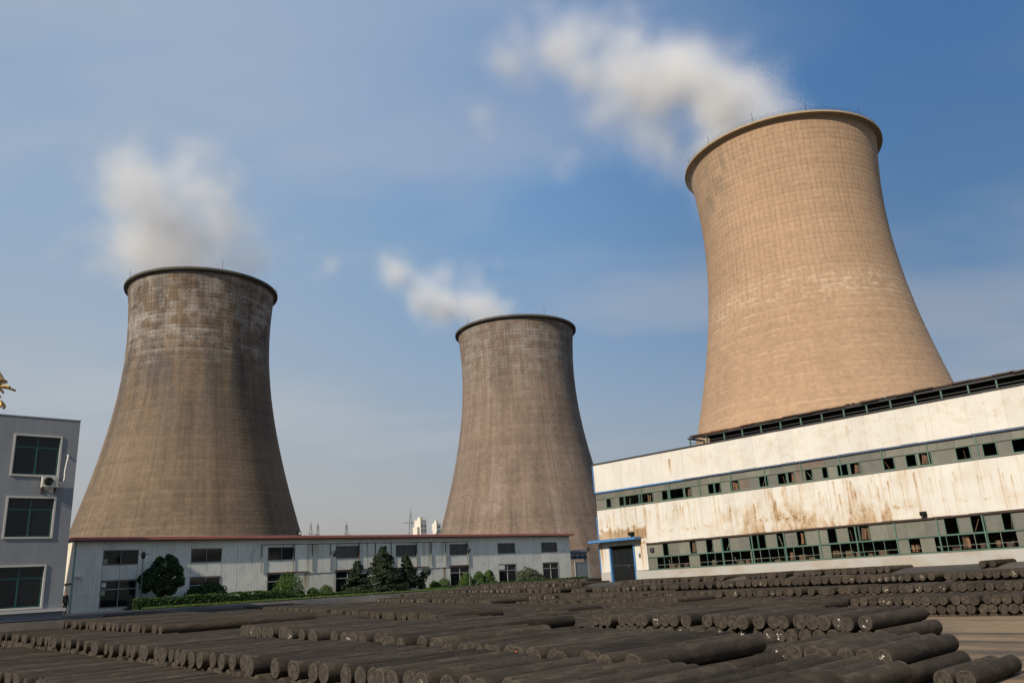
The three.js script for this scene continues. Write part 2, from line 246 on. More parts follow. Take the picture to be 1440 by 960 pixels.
// ---------------------------------------------------------------- white rusty factory on the right
{
  const t = thing('factory_building', 'long white factory with rust-stained cladding bands, broken green-framed window strips and a blue canopy', 'building', at(53.97, -47.66, PLATEAU), ACROSS);
  const LEN = 46, H = 10.0, DEPTH = 15;
  const W = 2048, Hh = 512, fx = (x) => x * LEN, fy = (y) => y * 10.2;
  const streaks = []; seedN = 911;
  for (let i = 0; i < 330; i++) { const low = rnd() < 0.68; streaks.push([rr(0, LEN), low ? rr(4.9, 6.05) : rr(8.6, 10), rr(0.4, low ? 3.0 : 1.8), rr(0.015, 0.075), rr(0.1, low ? 0.75 : 0.34)]); }
  for (let x = 1.07; x < LEN; x += 1.07) if (rnd() < 0.7) streaks.push([x, 6.05, rr(0.8, 3.1), rr(0.012, 0.03), rr(0.3, 0.9)]);
  for (const [x, y, l, w, a] of [[8.3, 9.4, 1.5, 0.12, 0.9], [1.9, 6, 2.3, 0.05, 0.7], [2.7, 6, 2.3, 0.07, 0.8], [4.3, 6, 2.6, 0.06, 0.6], [4.55, 3.1, 2.4, 0.16, 1], [4.9, 3.1, 2.4, 0.09, 0.9], [5.2, 6.05, 3, 0.06, 0.7], [0.2, 3.2, 2.5, 0.14, 1], [0.55, 3.2, 1.8, 0.06, 0.6], [6.6, 6, 3, 0.07, 0.8], [12.1, 6, 3, 0.05, 0.6], [27.2, 5.8, 2.9, 0.07, 0.9], [23.4, 9.5, 1.4, 0.1, 0.6], [22.1, 5, 2, 0.07, 0.8]]) streaks.push([x, y, l, w, a]);
  const cells = Array.from({ length: 93 }, () => []);
  for (const s of streaks) for (let k = Math.floor((s[0] - 0.3) * 2); k <= Math.floor((s[0] + 0.3) * 2); k++) if (cells[k]) cells[k].push(s);
  const rustMap = tex(W, Hh, (x, y) => {
    const X = fx(x), Y = fy(y);
    let c = [0.625, 0.59, 0.53]; const n = fbm(X * 0.5, Y * 0.8, 5, 4), f = fbm(X * 9, Y * 9, 6, 3), rib = 0.988 + 0.012 * Math.cos(X * 2 * Math.PI / 0.2);
    let t = (0.9 + 0.14 * n + 0.06 * f) * rib, rust = 0;
    for (const s of cells[Math.min(92, Math.floor(X * 2))]) { const dx = Math.abs(X - s[0] - 0.05 * (fbm(Y * 1.3, s[0], 9, 2) - 0.5)), dy = s[1] - Y; if (dy > 0 && dy < s[2]) rust = Math.max(rust, s[4] * Math.exp(-((dx / s[3]) ** 2)) * (1 - dy / s[2]) ** 0.6 * (0.55 + 0.9 * fbm(X * 8, Y * 2, 15, 2))); }
    // soaked brown blotches with ragged, tongue-like outlines along the foot of the lower band
    const tongue = fbm(X * 1.7 + 0.6 * fbm(Y * 2, X, 3, 2), Y * 0.62 + 3, 44, 5), foot = 1 - clamp((Y - 2.9) / 2.4), span = step(9.5, 13.5, X) * (1 - step(25, 28.5, X));
    const b1 = step(0.43, 0.72, tongue + 0.26 * foot - 0.15) * span * (Y < 6.05 && Y > 2.9 ? 1 : 0), b2 = step(0.55, 0.7, fbm(X * 5, Y * 3.2, 46, 4) + 0.2 * foot) * span * (Y < 6 && Y > 2.9 ? 1 : 0);
    const canopy = step(0.36, 0.78, fbm(X * 3, Y * 3, 48, 4) + 0.5 - Math.abs(Y - 3.75) * 0.75 - (X > 5.2 || X < 0 ? 0.6 : 0)) * (Y > 3.3 && Y < 5 ? 1 : 0);
    const upper = step(0.56, 0.72, fbm(X * 2.2, Y * 3.4, 52, 5) + 0.1 - 0.12 * Math.abs(Y - 9)) * step(8, 12, X) * (Y > 7.6 ? 1 : 0);
    const film = step(0.42, 0.72, fbm(X * 0.9 + 7, Y * 1.1, 63, 5)) * (Y < 6.05 && Y > 2.9 ? 0.17 : Y < 0.9 ? 0.3 : 0.07);
    rust = clamp(rust + film + 0.62 * b1 * (0.55 + 0.7 * f) + 0.16 * b2 + 0.75 * canopy + 0.16 * upper);
    c = mix3(c, mix3([0.45, 0.275, 0.1], [0.19, 0.095, 0.04], clamp(rust * 1.3 - 0.75 + f * 0.25)), rust);
    return c.map((q) => q * t);
  }, true, false);
  const clad = [1, 0.965, 1.02, 0.94].map((k) => mat(k > 1 ? 1 : k, k > 1 ? 1 : k, (k > 1 ? 1 : k) * 0.995, 0.55, { map: rustMap }));
  const plinthMat = mat(0.6, 0.6, 0.6, 0.9, { map: rustMap });
  const panelAt = (x0, x1, y0, y1, name, m, z = 0, th = 0.09) => mesh(name, planarUV(bx(x0 + 0.003, x1 - 0.003, y0, y1, z - th, z + (seedN & 7) * 0.0012), LEN, 10.2), m, t);
  seedN = 42;
  for (const [y0, y1] of [[7.62, 10.0], [2.92, 6.05]]) for (let x = 0; x < LEN - 0.5; x += 1.07) { const e = Math.min(LEN, x + 1.07); const o = rr(0, 3.99) | 0; rnd(); panelAt(x, e, y0 + rr(-0.012, 0.012), y1 + rr(-0.015, 0.015), 'cladding_panel', clad[o]); }
  // piers beside the door and the low plinth
  panelAt(-0.02, 1.0, 0.8, 2.915, 'cladding_panel', clad[1]); panelAt(3.82, 5.1, 0.8, 2.915, 'cladding_panel', clad[0]);
  panelAt(-0.05, 1.02, 0, 0.79, 'plinth', plinthMat, 0.06, 0.3); panelAt(3.8, LEN, 0, 0.76, 'plinth', plinthMat, 0.06, 0.3);
  // trims
  mesh('corner_trim', bx(-0.13, -0.03, 7.62, 10.02, -0.2, 0.03), M.blue, t); mesh('corner_trim', bx(-0.13, -0.03, 3.55, 5.5, -0.2, 0.03), M.blue, t); mesh('corner_trim', bx(-0.13, -0.03, 0.8, 3.15, -0.2, 0.02), M.blue, t);
  mesh('drip_edge', bx(0, 9.4, 7.5, 7.6, -0.05, 0.07), M.blue, t); mesh('drip_edge', bx(9.42, LEN, 7.5, 7.6, -0.05, 0.07), mat(0.06, 0.09, 0.15, 0.6, { map: grain }), t); mesh('drip_edge', bx(5.1, LEN, 2.8, 2.9, -0.05, 0.06), M.darkRust, t);
  mesh('parapet_cap', bx(-0.1, LEN, 10.02, 10.12, -0.4, 0.08), M.darkSteel, t);
  mesh('window_sill', bx(0, LEN, 6.06, 6.13, -0.1, 0.06), M.dullGreen, t); mesh('window_sill', bx(5.1, LEN, 0.765, 0.83, -0.1, 0.1), M.greenFrame, t);
  // other walls, roof and floor close the hall
  mesh('end_wall', bx(-0.02, 0.13, 0, 9.95, -DEPTH, -0.1), M.white, t); mesh('end_wall', bx(LEN - 0.13, LEN, 0, 9.95, -DEPTH, -0.1), M.white, t);
  mesh('back_wall', bx(0.15, LEN - 0.15, 0, 9.77, -DEPTH, -DEPTH + 0.2), M.inside, t);
  mesh('roof_deck', bx(0, LEN, 9.78, 9.95, -DEPTH, -0.1), M.darkSteel, t); mesh('upper_floor', bx(0.15, LEN - 0.15, 3.3, 3.55, -DEPTH + 0.25, -0.3), M.inside, t);
  mesh('hall_floor', bx(0.15, LEN - 0.15, 0.01, 0.06, -DEPTH + 0.25, -0.35), M.inside, t);
  // roof monitor: posts, open dark strip, sagging rusty sheets
  const Y0 = 10.12;
  for (let x = 10.2; x < LEN; x += 1.62) mesh('monitor_post', bx(x, x + 0.09, Y0, 10.8, -0.5, -0.4), M.greenFrame, t);
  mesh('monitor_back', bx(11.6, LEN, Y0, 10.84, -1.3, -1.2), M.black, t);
  mesh('monitor_beam', bx(10.1, LEN, 10.72, 10.84, -0.55, -0.35), M.darkSteel, t); mesh('monitor_beam', bx(10.1, 10.22, 10.72, 10.84, -2.6, -0.56), M.darkSteel, t);
  mesh('monitor_post', bx(10.13, 10.22, Y0, 10.72, -2.6, -2.5), M.darkSteel, t); mesh('monitor_rail', bx(10.2, LEN, 10.36, 10.41, -0.52, -0.47), M.darkSteel, t);
  seedN = 8; for (let x = 10.4; x < LEN - 1; x += 1.18) { const g = bx(0, 1.2, 0, 0.1, -2.7, 0); g.rotateZ(rr(-0.02, 0.02)); g.rotateX(rr(0, 0.05)); g.translate(x, 10.86 + rr(0, 0.07), rr(-0.34, -0.18)); mesh('roof_sheet', g, rnd() < 0.25 ? M.rust : M.darkRust, t); }
  for (let i = 0; i < 26; i++) { const x = rr(12, LEN - 2), w = rr(0.2, 0.8); mesh('rubble_lump', new THREE.DodecahedronGeometry(0.12, 0).scale(w / 0.24, rr(0.5, 0.9), 1).rotateY(rr(0, 3)).translate(x, 10.98, -0.45), rnd() < 0.4 ? M.concrete : M.rust, t); }
  // ---- upper window strip
  const UP = [[1.12, 1.7], [2.57, 3.18], [3.23, 4.79], [4.85, 6.27, 1], [7.15, 7.8], [7.86, 9.35], [9.45, 10.11, 1], [11.64, 12.23], [12.26, 12.85], [13.64, 14.45, 1], [16.13, 16.91], [17.66, 18.4], [18.47, 19.01, 1], [19.81, 20.41], [21.09, 21.55], [22.2, 23.01], [23.11, 23.85, 1], [25.34, 26.14], [26.85, 27.54], [27.67, 28.46, 1], [29.9, 30.77, 2], [31.44, 32.26], [33.05, 33.87], [35.4, 36.2], [38, 38.8], [41, 41.9]];
  const frame = (x0, x1, y0, y1, w = 0.05, z = 0.0) => { const p = mesh('window_frame', mergeGeometries([bx(x0, x1, y0, y0 + w, z - 0.09, z - 0.02), bx(x0, x1, y1 - w, y1, z - 0.09, z - 0.02), bx(x0, x0 + w, y0 + w, y1 - w, z - 0.09, z - 0.02), bx(x1 - w, x1, y0 + w, y1 - w, z - 0.09, z - 0.02)]), M.greenFrame, t); return p; };
  const fillPanes = (x0, x1, y0, y1, w = 1.1) => { const n = Math.max(1, Math.round((x1 - x0) / w)); for (let i = 0; i < n; i++) { const a = x0 + (x1 - x0) * i / n, b = x0 + (x1 - x0) * (i + 1) / n; if (b - a < 0.06) continue; const g = bx(a + 0.006, b - 0.006, y0 + 0.004, y1 - 0.004, -0.08, -0.055 - rr(0, 0.012)); mesh('pane', planarUV(g, 3, 3, rr(0, 3), rr(0, 3)), M.pane[rr(0, 10) < 0.6 ? 3 : rr(0, 2.99) | 0], t); } };
  const behind = (x0, x1, y0, y1, k) => {
    if (k === 1) { const n = 3; for (let i = 0; i < n; i++) { const a = x0 + (x1 - x0) * rr(0.05, 0.75), w = rr(0.1, 0.22); const g = new THREE.BoxGeometry(w, y1 - y0 - 0.06, 0.03, 3, 6, 1); const p = g.attributes.position; for (let j = 0; j < p.count; j++) p.setXYZ(j, p.getX(j) + 0.04 * Math.sin(p.getY(j) * 4 + i), p.getY(j), p.getZ(j) + 0.04 * Math.sin(p.getX(j) * 40 + i)); g.computeVertexNormals(); mesh('torn_curtain', g.translate(a, (y0 + y1) / 2 + 0.02, -0.2 - rr(0, 0.12)), rnd() < 0.6 ? M.curtain : M.wood, t); } }
    else if (rnd() < 0.45 || k === 2) { const a = rr(x0, x1 - 0.1), b = a + rr(-0.6, 0.6); mesh('broken_batten', bar([clamp(a, x0, x1), y0 + 0.05, -0.35], [clamp(b, x0, x1), y1 - 0.1, -0.3], rr(0.018, 0.03)), rnd() < 0.5 ? M.wood : M.dullGreen, t); }
  };
  seedN = 600;
  fillPanes(0.02, LEN, 6.98, 7.48, 1.07);                                                     // header row
  { let x = 0.02; for (const [a, b, k] of UP) { fillPanes(x, a, 6.14, 6.97); frame(a, b, 6.14, 6.97); behind(a + 0.05, b - 0.05, 6.2, 6.9, k); x = b; } fillPanes(x, LEN, 6.14, 6.97); }
  for (let x = 5.1; x < LEN; x += 2.9) mesh('mullion', bx(x - 0.035, x + 0.035, 6.14, 7.48, -0.06, 0.015), M.greenFrame, t);
  mesh('transom', bx(0.02, LEN, 6.96, 7.0, -0.06, 0.004), M.dullGreen, t);
  // ---- lower strip: two rows
  const LU = [[6.69, 7.25], [9.32, 9.93, 1], [10.85, 11.48], [12.32, 12.95], [14.66, 15.37], [15.4, 16.01], [16.89, 17.54], [18.46, 19.12, 1], [20.75, 21.41], [22.21, 22.95], [22.99, 23.7, 1], [28.4, 29.19], [29.92, 30.73, 2], [31.64, 32.2, 2], [34, 34.8], [37, 38], [40, 41]];
  const LL = [[5.98, 9.12], [10.09, 12.24], [12.3, 14.6], [14.7, 17.3], [17.35, 19.96], [20.78, 23], [23.05, 25.29], [26.04, 26.76], [27.61, 29.9], [29.95, 32.22], [33, 35], [36, 39]];
  { let x = 5.12; for (const [a, b, k] of LU) { fillPanes(x, a, 1.79, 2.78); frame(a, b, 1.79, 2.78, 0.03); behind(a + 0.05, b - 0.05, 1.85, 2.7, k); x = b; } fillPanes(x, LEN, 1.79, 2.78); }
  { let x = 5.12; for (const [a, b] of LL) { fillPanes(x, a, 0.84, 1.72); for (let q = a; q < b - 0.3; q += 0.72) { mesh('sash_bar', bx(q, q + 0.035, 0.84, 1.72, -0.07, -0.03), rnd() < 0.7 ? M.greenFrame : M.dullGreen, t); if (rnd() < 0.55) behind(q + 0.05, Math.min(b, q + 0.7), 0.86, rr(1.2, 1.7), rnd() < 0.25 ? 1 : 2); if (rnd() < 0.5) mesh('clutter', bx(q + 0.05, q + rr(0.25, 0.6), 0.5, rr(0.95, 1.25), -0.9, -0.6), rnd() < 0.6 ? M.wood : M.darkRust, t); } mesh('sash_bar', bx(a, b, 1.1, 1.13, -0.065, -0.04), M.dullGreen, t); x = b; } fillPanes(x, LEN, 0.84, 1.72); }
  mesh('transom', bx(5.12, LEN, 1.725, 1.785, -0.07, 0.02), M.greenFrame, t);
  for (let x = 12.27; x < LEN; x += 2.62) mesh('mullion', bx(x - 0.04, x + 0.04, 0.835, 2.79, -0.06, 0.03), M.greenFrame, t);
  mesh('meter_box', bx(5.45, 5.8, 2.2, 2.5, -0.05, 0.1), M.darkSteel, t);
  // door with canopy
  const door = mesh('door', bx(1.17, 3.65, 0.02, 2.75, -0.26, -0.2), M.black, t);
  for (const x of [1.5, 2.28, 3.05]) mesh('door_pane', bx(x, x + 0.5, 1.35, 2.4, -0.195, -0.185), M.glass, door);
  for (const x of [2.28]) mesh('door_pane', bx(x, x + 0.5, 0.55, 1.2, -0.195, -0.185), M.glass, door);
  mesh('door_rail', bx(1.3, 3.7, 1.24, 1.32, -0.2, -0.17), M.darkSteel, door); mesh('door_handle', bar([2.9, 1.0, -0.15], [2.9, 1.35, -0.15], 0.02), M.pole, door);
  mesh('door_jamb', bx(1.02, 1.16, 0, 2.9, -0.25, 0.035), M.blue, t); mesh('door_jamb', bx(3.66, 3.8, 0, 2.9, -0.25, 0.035), M.blue, t);
  mesh('canopy', new THREE.BoxGeometry(5.2, 0.2, 0.85).translate(2.02, 3.38, 0.45), M.blue, t);
  mesh('canopy_lamp', mergeGeometries([bx(3.55, 3.95, 3.62, 3.92, 0.02, 0.35), bx(3.72, 3.8, 3.52, 3.62, 0.1, 0.2)]), M.black, t);
  mesh('floodlight', mergeGeometries([bx(27.2, 27.55, 3.05, 3.3, 0.1, 0.35), bx(27.33, 27.42, 2.95, 3.2, 0.0, 0.12)]), M.black, t);
  mesh('notice_plate', bx(4.2, 4.4, 1.8, 2.15, 0.012, 0.03), M.pole, t);
}

// ---------------------------------------------------------------- low two-storey building with a red roof
{
  const t = thing('low_works_building', 'low two-storey building of pale ribbed panels under a thin red roof edge', 'building', at(20.02, -77.45, PLATEAU), ALONG);
  const LEN = 61.4, H = 5.92, DEPTH = 13;
  const streaks = []; seedN = 321; for (let i = 0; i < 60; i++) streaks.push([rr(16.8, 44), rnd() < 0.5 ? 5.4 : 2.5, rr(0.6, 2.6), rr(0.05, 0.22), rr(0.12, 0.5)]);
  streaks.push([22.1, 5.4, 2.8, 0.2, 0.7], [21.9, 2.5, 2, 0.3, 0.9], [36.9, 2.5, 1.6, 0.35, 1], [37.8, 5.4, 2.8, 0.2, 0.7], [39.9, 2.5, 2.2, 0.25, 1], [39.6, 5.4, 2.5, 0.2, 0.6], [29.3, 5.4, 2.6, 0.12, 0.7]);
  const map = tex(2048, 256, (x, y) => {
    const X = x * LEN, Y = y * 6; let c = [0.74, 0.71, 0.62]; const rib = 0.95 + 0.05 * Math.cos(X * 2 * Math.PI / 0.3), n = fbm(X * 0.6, Y * 0.9, 401, 4), d = fbm(X * 6, Y * 0.6, 402, 3);
    let rust = 0; for (const s of streaks) { const dx = Math.abs(X - s[0]), dy = s[1] - Y; if (dx < 0.8 && dy > 0 && dy < s[2]) rust = Math.max(rust, s[4] * Math.exp(-((dx / s[3]) ** 2)) * (1 - dy / s[2]) ** 0.5 * (0.5 + d)); }
    c = mix3(c, [0.3, 0.2, 0.09], clamp(rust)); const grime = step(0.55, 0.8, fbm(X * 2.5, Y * 1.5, 404, 4)) * 0.14;
    return c.map((q) => q * rib * (0.86 + 0.22 * n + 0.08 * (d - 0.5)) * (1 - grime));
  }, true, false);
  const pm = [1, 0.96, 0.92].map((k) => mat(k, k, k, 0.6, { map })), win = { fr: mat(0.17, 0.16, 0.145, 0.6), dark: mat(0.045, 0.04, 0.036, 0.7) };
  seedN = 77; const panel = (x0, x1, y0, y1, z = 0) => mesh('wall_panel', planarUV(bx(x0 + 0.012, x1 - 0.012, y0, y1, -0.12, z + rr(-0.006, 0.006)), LEN, 6), pm[rr(0, 2.99) | 0], t);
  let x = 0.1;
  for (let k = 0; k < 8; k++) {
    const a = 2.32 + 7.68 * k, b = a + 2.95, nCols = k ? 3 : 1, mid = k >= 2 && k <= 5;
    for (let i = 0; i < nCols; i++) { const p = x + (a - x) * i / nCols, q = x + (a - x) * (i + 1) / nCols; if (mid && k > 2) { panel(p, q, 0, 2.44, 0); panel(p, q, 2.48, 5.38, 0.05); panel(p, q, 5.44, H); } else panel(p, q, 0, H); }
    panel(a, b, 5.16, H); panel(a, (a + b) / 2, 2.6, 3.86); panel((a + b) / 2, b, 2.6, 3.86); panel(a, b, 0, 0.3);
    // upper window
    const w = mesh('window', mergeGeometries([bx(a, b, 3.86, 3.94, -0.1, 0.03), bx(a, b, 5.08, 5.16, -0.1, 0.03), bx(a, a + 0.07, 3.94, 5.08, -0.1, 0.03), bx(b - 0.07, b, 3.94, 5.08, -0.1, 0.03)]), win.fr, t);
    const c = (a + b) / 2; mesh('mullion', bx(c - 0.035, c + 0.035, 3.94, 5.08, -0.09, 0.02), win.fr, w);
    const board = k >= 3;
    for (const [p, q] of [[a + 0.07, c - 0.035], [c + 0.035, b - 0.07]]) mesh('pane', bx(p, q, 3.94, 5.08, -0.075, -0.06), board ? mat(0.085, 0.078, 0.066, 0.5) : M.glass, w);
    if (k >= 4) for (let q = a + 0.2; q < b - 0.1; q += 0.3) mesh('window_bar', bx(q, q + 0.03, 3.94, 5.08, -0.055, -0.03), win.dark, w);
    // lower window, taller
    const l = mesh('window', mergeGeometries([bx(a, b, 0.3, 0.38, -0.1, 0.03), bx(a, b, 2.48, 2.58, -0.1, 0.03), bx(a, a + 0.07, 0.38, 2.48, -0.1, 0.03), bx(b - 0.07, b, 0.38, 2.48, -0.1, 0.03)]), win.fr, t);
    mesh('mullion', bx(c - 0.03, c + 0.03, 0.38, 2.48, -0.09, 0.01), mat(0.3, 0.29, 0.27, 0.6), l); mesh('transom', bx(a + 0.07, b - 0.07, 1.78, 1.86, -0.085, 0.02), mat(0.34, 0.33, 0.3, 0.6), l);
    for (const [p, q] of [[a + 0.07, c - 0.03], [c + 0.03, b - 0.07]]) for (const [y0, y1] of [[0.38, 1.78], [1.86, 2.48]]) mesh('pane', bx(p, q, y0, y1, -0.075, -0.06), M.glass, l);
    if (k === 0) { mesh('paper_sheet', bx(a + 0.1, a + 0.45, 2.02, 2.4, -0.055, -0.05), M.white, l); mesh('paper_sheet', bx(a + 0.1, a + 0.4, 1.35, 1.72, -0.055, -0.05), mat(0.35, 0.33, 0.26, 0.8), l); mesh('paper_sheet', bx(a + 0.08, a + 0.4, 3.97, 4.4, -0.055, -0.05), mat(0.25, 0.24, 0.18, 0.8), w); }
    if (k === 6) mesh('paper_sheet', bx(a + 0.08, a + 1.0, 1.95, 2.45, 0.035, 0.05), M.white, l);
    if (k >= 2 && k <= 5) { mesh('rusty_lintel', bx(a - 0.1, b + (k < 5 ? 1.6 : 0.05), 2.585, 2.7, -0.02, 0.09), M.rust, t); }
    x = b;
  }
  panel(x, (x + LEN) / 2, 0, H); panel((x + LEN) / 2, LEN, 0, H);
  mesh('rusty_girt', bx(17, 43.5, 5.385, 5.435, -0.02, 0.085), M.darkRust, t);
  for (const q of [17.0, 20.4, 22.6, 24.7, 28.2, 30.3, 32.4, 35.9, 38, 40.1, 43.4]) mesh('downpipe', bar([q, 2.72, 0.1], [q, 5.38, 0.1], 0.05), q > 27 && q < 31 ? M.rust : M.dullGreen, t);
  mesh('end_wall', planarUV(bx(0.0, 0.1, 0, H, -DEPTH, 0.0), 3, 3), mat(0.66, 0.6, 0.47, 0.7, { map: streakTex }), t);
  mesh('end_wall', planarUV(bx(LEN, LEN + 0.1, 0, H, -DEPTH, 0.0), 3, 3), M.white, t); mesh('back_wall', bx(0.1, LEN, 0, H, -DEPTH, -DEPTH + 0.1), M.white, t);
  mesh('corner_trim', bx(-0.03, 0.12, 0, H, -0.02, 0.05), mat(0.2, 0.3, 0.26, 0.6), t); mesh('end_girt', bx(-0.06, -0.002, 2.35, 2.5, -DEPTH, -0.05), M.darkRust, t);
  for (let q = -0.5; q < LEN + 0.5; q += 2.6) mesh('roof_edge', bx(q, Math.min(LEN + 1.3, q + 2.59), H + 0.06, H + 0.3, 0.1, 0.62), M.redRoof, t);
  mesh('soffit', bx(-0.45, LEN + 0.45, H + 0.005, H + 0.055, -0.1, 0.58), M.darkSteel, t);
  for (const [z0, y0, z1, y1] of [[0.08, H + 0.2, -DEPTH / 2, H + 0.8], [-DEPTH / 2 - 0.02, H + 0.8, -DEPTH - 0.4, H + 0.2]]) { const l = Math.hypot(z1 - z0, y1 - y0), g = bx(-0.45, LEN + 0.45, -0.04, 0.04, -l / 2, l / 2); g.rotateX(Math.atan2(y1 - y0, -(z1 - z0))); mesh('roof_slope', g.translate(0, (y0 + y1) / 2, (z0 + z1) / 2), M.redRoof, t); }
  mesh('wall_lamp', mergeGeometries([bx(0.25, 0.75, 2.95, 3.02, 0.1, 0.35), bar([0.25, 2.98, 0], [0.5, 2.98, 0.3], 0.03)]), M.white, t);
  mesh('roof_lamp', mergeGeometries([bx(20.6, 21.1, H + 0.35, H + 0.72, 0.2, 0.42), bx(20.8, 20.9, H + 0.28, H + 0.38, 0.25, 0.35)]), M.black, t);
  mesh('roof_lamp_glass', bx(20.78, 21.05, H + 0.42, H + 0.66, 0.425, 0.44), M.white, t);
}

// ---------------------------------------------------------------- grey three-storey block at the left edge
{
  const t = thing('grey_office_block', 'grey rendered three-storey block with white-edged green windows at the left edge', 'building', at(13.17, -52.37, PLATEAU), ALONG);
  const X0 = -15, H = 11.29;
  const wins = []; for (const [x0, x1] of [[-3.28, -0.97], [-7.6, -5.3], [-11.9, -9.6]]) wins.push([x0, x1, 7.97, 10.18], [x0, x1, 4.49, 6.64], [x0 - 0.25, x1 - 0.14, 0.7, 2.87]);
  const s = new THREE.Shape([new THREE.Vector2(X0, 0), new THREE.Vector2(0, 0), new THREE.Vector2(0, H), new THREE.Vector2(X0, H)]);
  for (const [a, b, c, d] of wins) s.holes.push(new THREE.Path([new THREE.Vector2(a, c), new THREE.Vector2(a, d), new THREE.Vector2(b, d), new THREE.Vector2(b, c)]));
  mesh('front_wall', planarUV(new THREE.ExtrudeGeometry(s, { depth: 0.3, bevelEnabled: false }).translate(0, 0, -0.3), 6, 6), M.greyWall, t);
  mesh('side_wall', bx(-0.3, 0, 0, H, -12, -0.3), M.greyWall, t); mesh('side_wall', bx(X0, X0 + 0.3, 0, H, -12, -0.3), M.greyWall, t);
  mesh('roof_slab', bx(X0 + 0.3, -0.3, H - 0.4, H - 0.2, -12, -0.3), M.concrete, t);
  mesh('rear_wing', bx(X0, 0, 0, 14.1, -23.75, -18.5), M.greyWall, t);
  mesh('floor_slab', bx(X0 + 0.3, -0.3, 3.4, 3.6, -11.9, -0.31), M.inside, t); mesh('floor_slab', bx(X0 + 0.3, -0.3, 7.0, 7.2, -11.9, -0.31), M.inside, t);
  mesh('parapet_cap', bx(X0, 0.03, H, H + 0.05, -0.33, 0.03), mat(0.3, 0.31, 0.33, 0.8), t);
  const surround = mat(0.52, 0.48, 0.44, 0.7, { map: grain });
  for (const [a, b, c, d] of wins) {
    const w = mesh('window', mergeGeometries([bx(a - 0.1, b + 0.1, d, d + 0.1, -0.02, 0.05), bx(a - 0.1, b + 0.1, c - 0.1, c, -0.02, 0.06), bx(a - 0.1, a, c, d, -0.02, 0.05), bx(b, b + 0.1, c, d, -0.02, 0.05)]), surround, t);
    const m = (a + b) / 2, tr = d - 0.62;
    mesh('sash_frame', mergeGeometries([bx(a, b, d - 0.07, d, -0.2, -0.12), bx(a, b, c, c + 0.07, -0.2, -0.12), bx(a, a + 0.07, c + 0.07, d - 0.07, -0.2, -0.12), bx(b - 0.07, b, c + 0.07, d - 0.07, -0.2, -0.12)]), M.greenDark, w);
    mesh('mullion', bx(m - 0.045, m + 0.045, c + 0.07, d - 0.07, -0.195, -0.125), M.greenDark, w); mesh('transom', bx(a + 0.07, b - 0.07, tr - 0.05, tr + 0.05, -0.19, -0.13), M.greenDark, w);
    for (const [p, q] of [[a + 0.07, m - 0.045], [m + 0.045, b - 0.07]]) for (const [y0, y1] of [[c + 0.07, tr - 0.05], [tr + 0.05, d - 0.07]]) mesh('pane', bx(p, q, y0, y1, -0.17, -0.155), M.glass, w);
  }
  mesh('sill_band', bx(X0, 0.16, 0.4, 0.57, 0, 0.2), surround, t); mesh('base_course', bx(X0, 0.02, 0, 0.4, 0, 0.1), mat(0.13, 0.145, 0.175, 0.9, { map: streakTex }), t);
  // air conditioner under the top window, with its hose
  const base = at(13.17, -52.37, PLATEAU), ac = thing('air_conditioner', 'cream air conditioner under the top window of the grey block', 'air conditioner', base.clone().addScaledVector(D, -1.37).setY(PLATEAU + 7.25), ALONG);
  ac.position.addScaledVector(N, 0.1);
  mesh('casing', bx(-0.42, 0.42, 0, 0.6, 0.05, 0.36), mat(0.55, 0.52, 0.44, 0.6, { map: grain }), ac);
  mesh('fan_guard', new THREE.CylinderGeometry(0.24, 0.24, 0.03, 24).rotateX(Math.PI / 2).translate(-0.1, 0.31, 0.366), M.black, ac);
  for (const r of [0.08, 0.16, 0.23]) mesh('guard_ring', new THREE.TorusGeometry(r, 0.012, 5, 20).translate(-0.1, 0.31, 0.386), M.darkSteel, ac);
  mesh('louvre', bx(0.18, 0.38, 0.1, 0.5, 0.36, 0.37), mat(0.4, 0.38, 0.32, 0.6), ac);
  for (const x of [-0.33, 0.33]) mesh('bracket', mergeGeometries([bx(x - 0.03, x + 0.03, -0.05, 0, -0.1, 0.36), bar([x, -0.32, -0.08], [x, -0.05, 0.3], 0.025), bx(x - 0.03, x + 0.03, -0.34, -0.05, -0.1, -0.05)]), M.darkRust, ac);
  const hose = tube([[0.42, 0.25, 0.12], [0.62, 0.22, 0.12], [0.75, 0.45, 0.08], [0.76, 0.95, 0.06], [0.8, 1.4, 0.05], [0.86, 1.85, 0.02], [0.87, 1.95, -0.12]], 0.045, 40, 8);
  mesh('hose', hose, mat(0.62, 0.58, 0.52, 0.6), ac);
  // gilded finial on the roof
  const f = thing('roof_finial', 'gilded finial with curled arms on the grey block roof', 'finial', base.clone().addScaledVector(D, -4.42).setY(PLATEAU + H - 0.2), ALONG); f.position.addScaledVector(N, -0.6);
  const gold = mat(0.45, 0.28, 0.06, 0.45, { metalness: 0.25, map: grain }), lathe = (p, n = 16) => new THREE.LatheGeometry(p.map((q) => new THREE.Vector2(...q)), n);
  mesh('red_post', lathe([[0, 0], [0.2, 0], [0.16, 0.5], [0.13, 0.95], [0, 0.95]]), mat(0.2, 0.03, 0.035, 0.6), f);
  mesh('stem', lathe([[0.05, 0.9], [0.06, 2.4], [0, 2.4]], 8), gold, f);
  mesh('crown_cap', lathe([[0, 2.98], [0.07, 2.8], [0.2, 2.62], [0.3, 2.42], [0.5, 2.28], [0.48, 2.22], [0.15, 2.25], [0, 2.25]]), gold, f);
  for (const [y, r] of [[2.05, 0.24], [1.72, 0.22], [1.35, 0.28]]) mesh('knop', lathe([[0, y - 0.16], [r * 0.6, y - 0.12], [r, y], [r * 0.65, y + 0.12], [0, y + 0.14]]), gold, f);
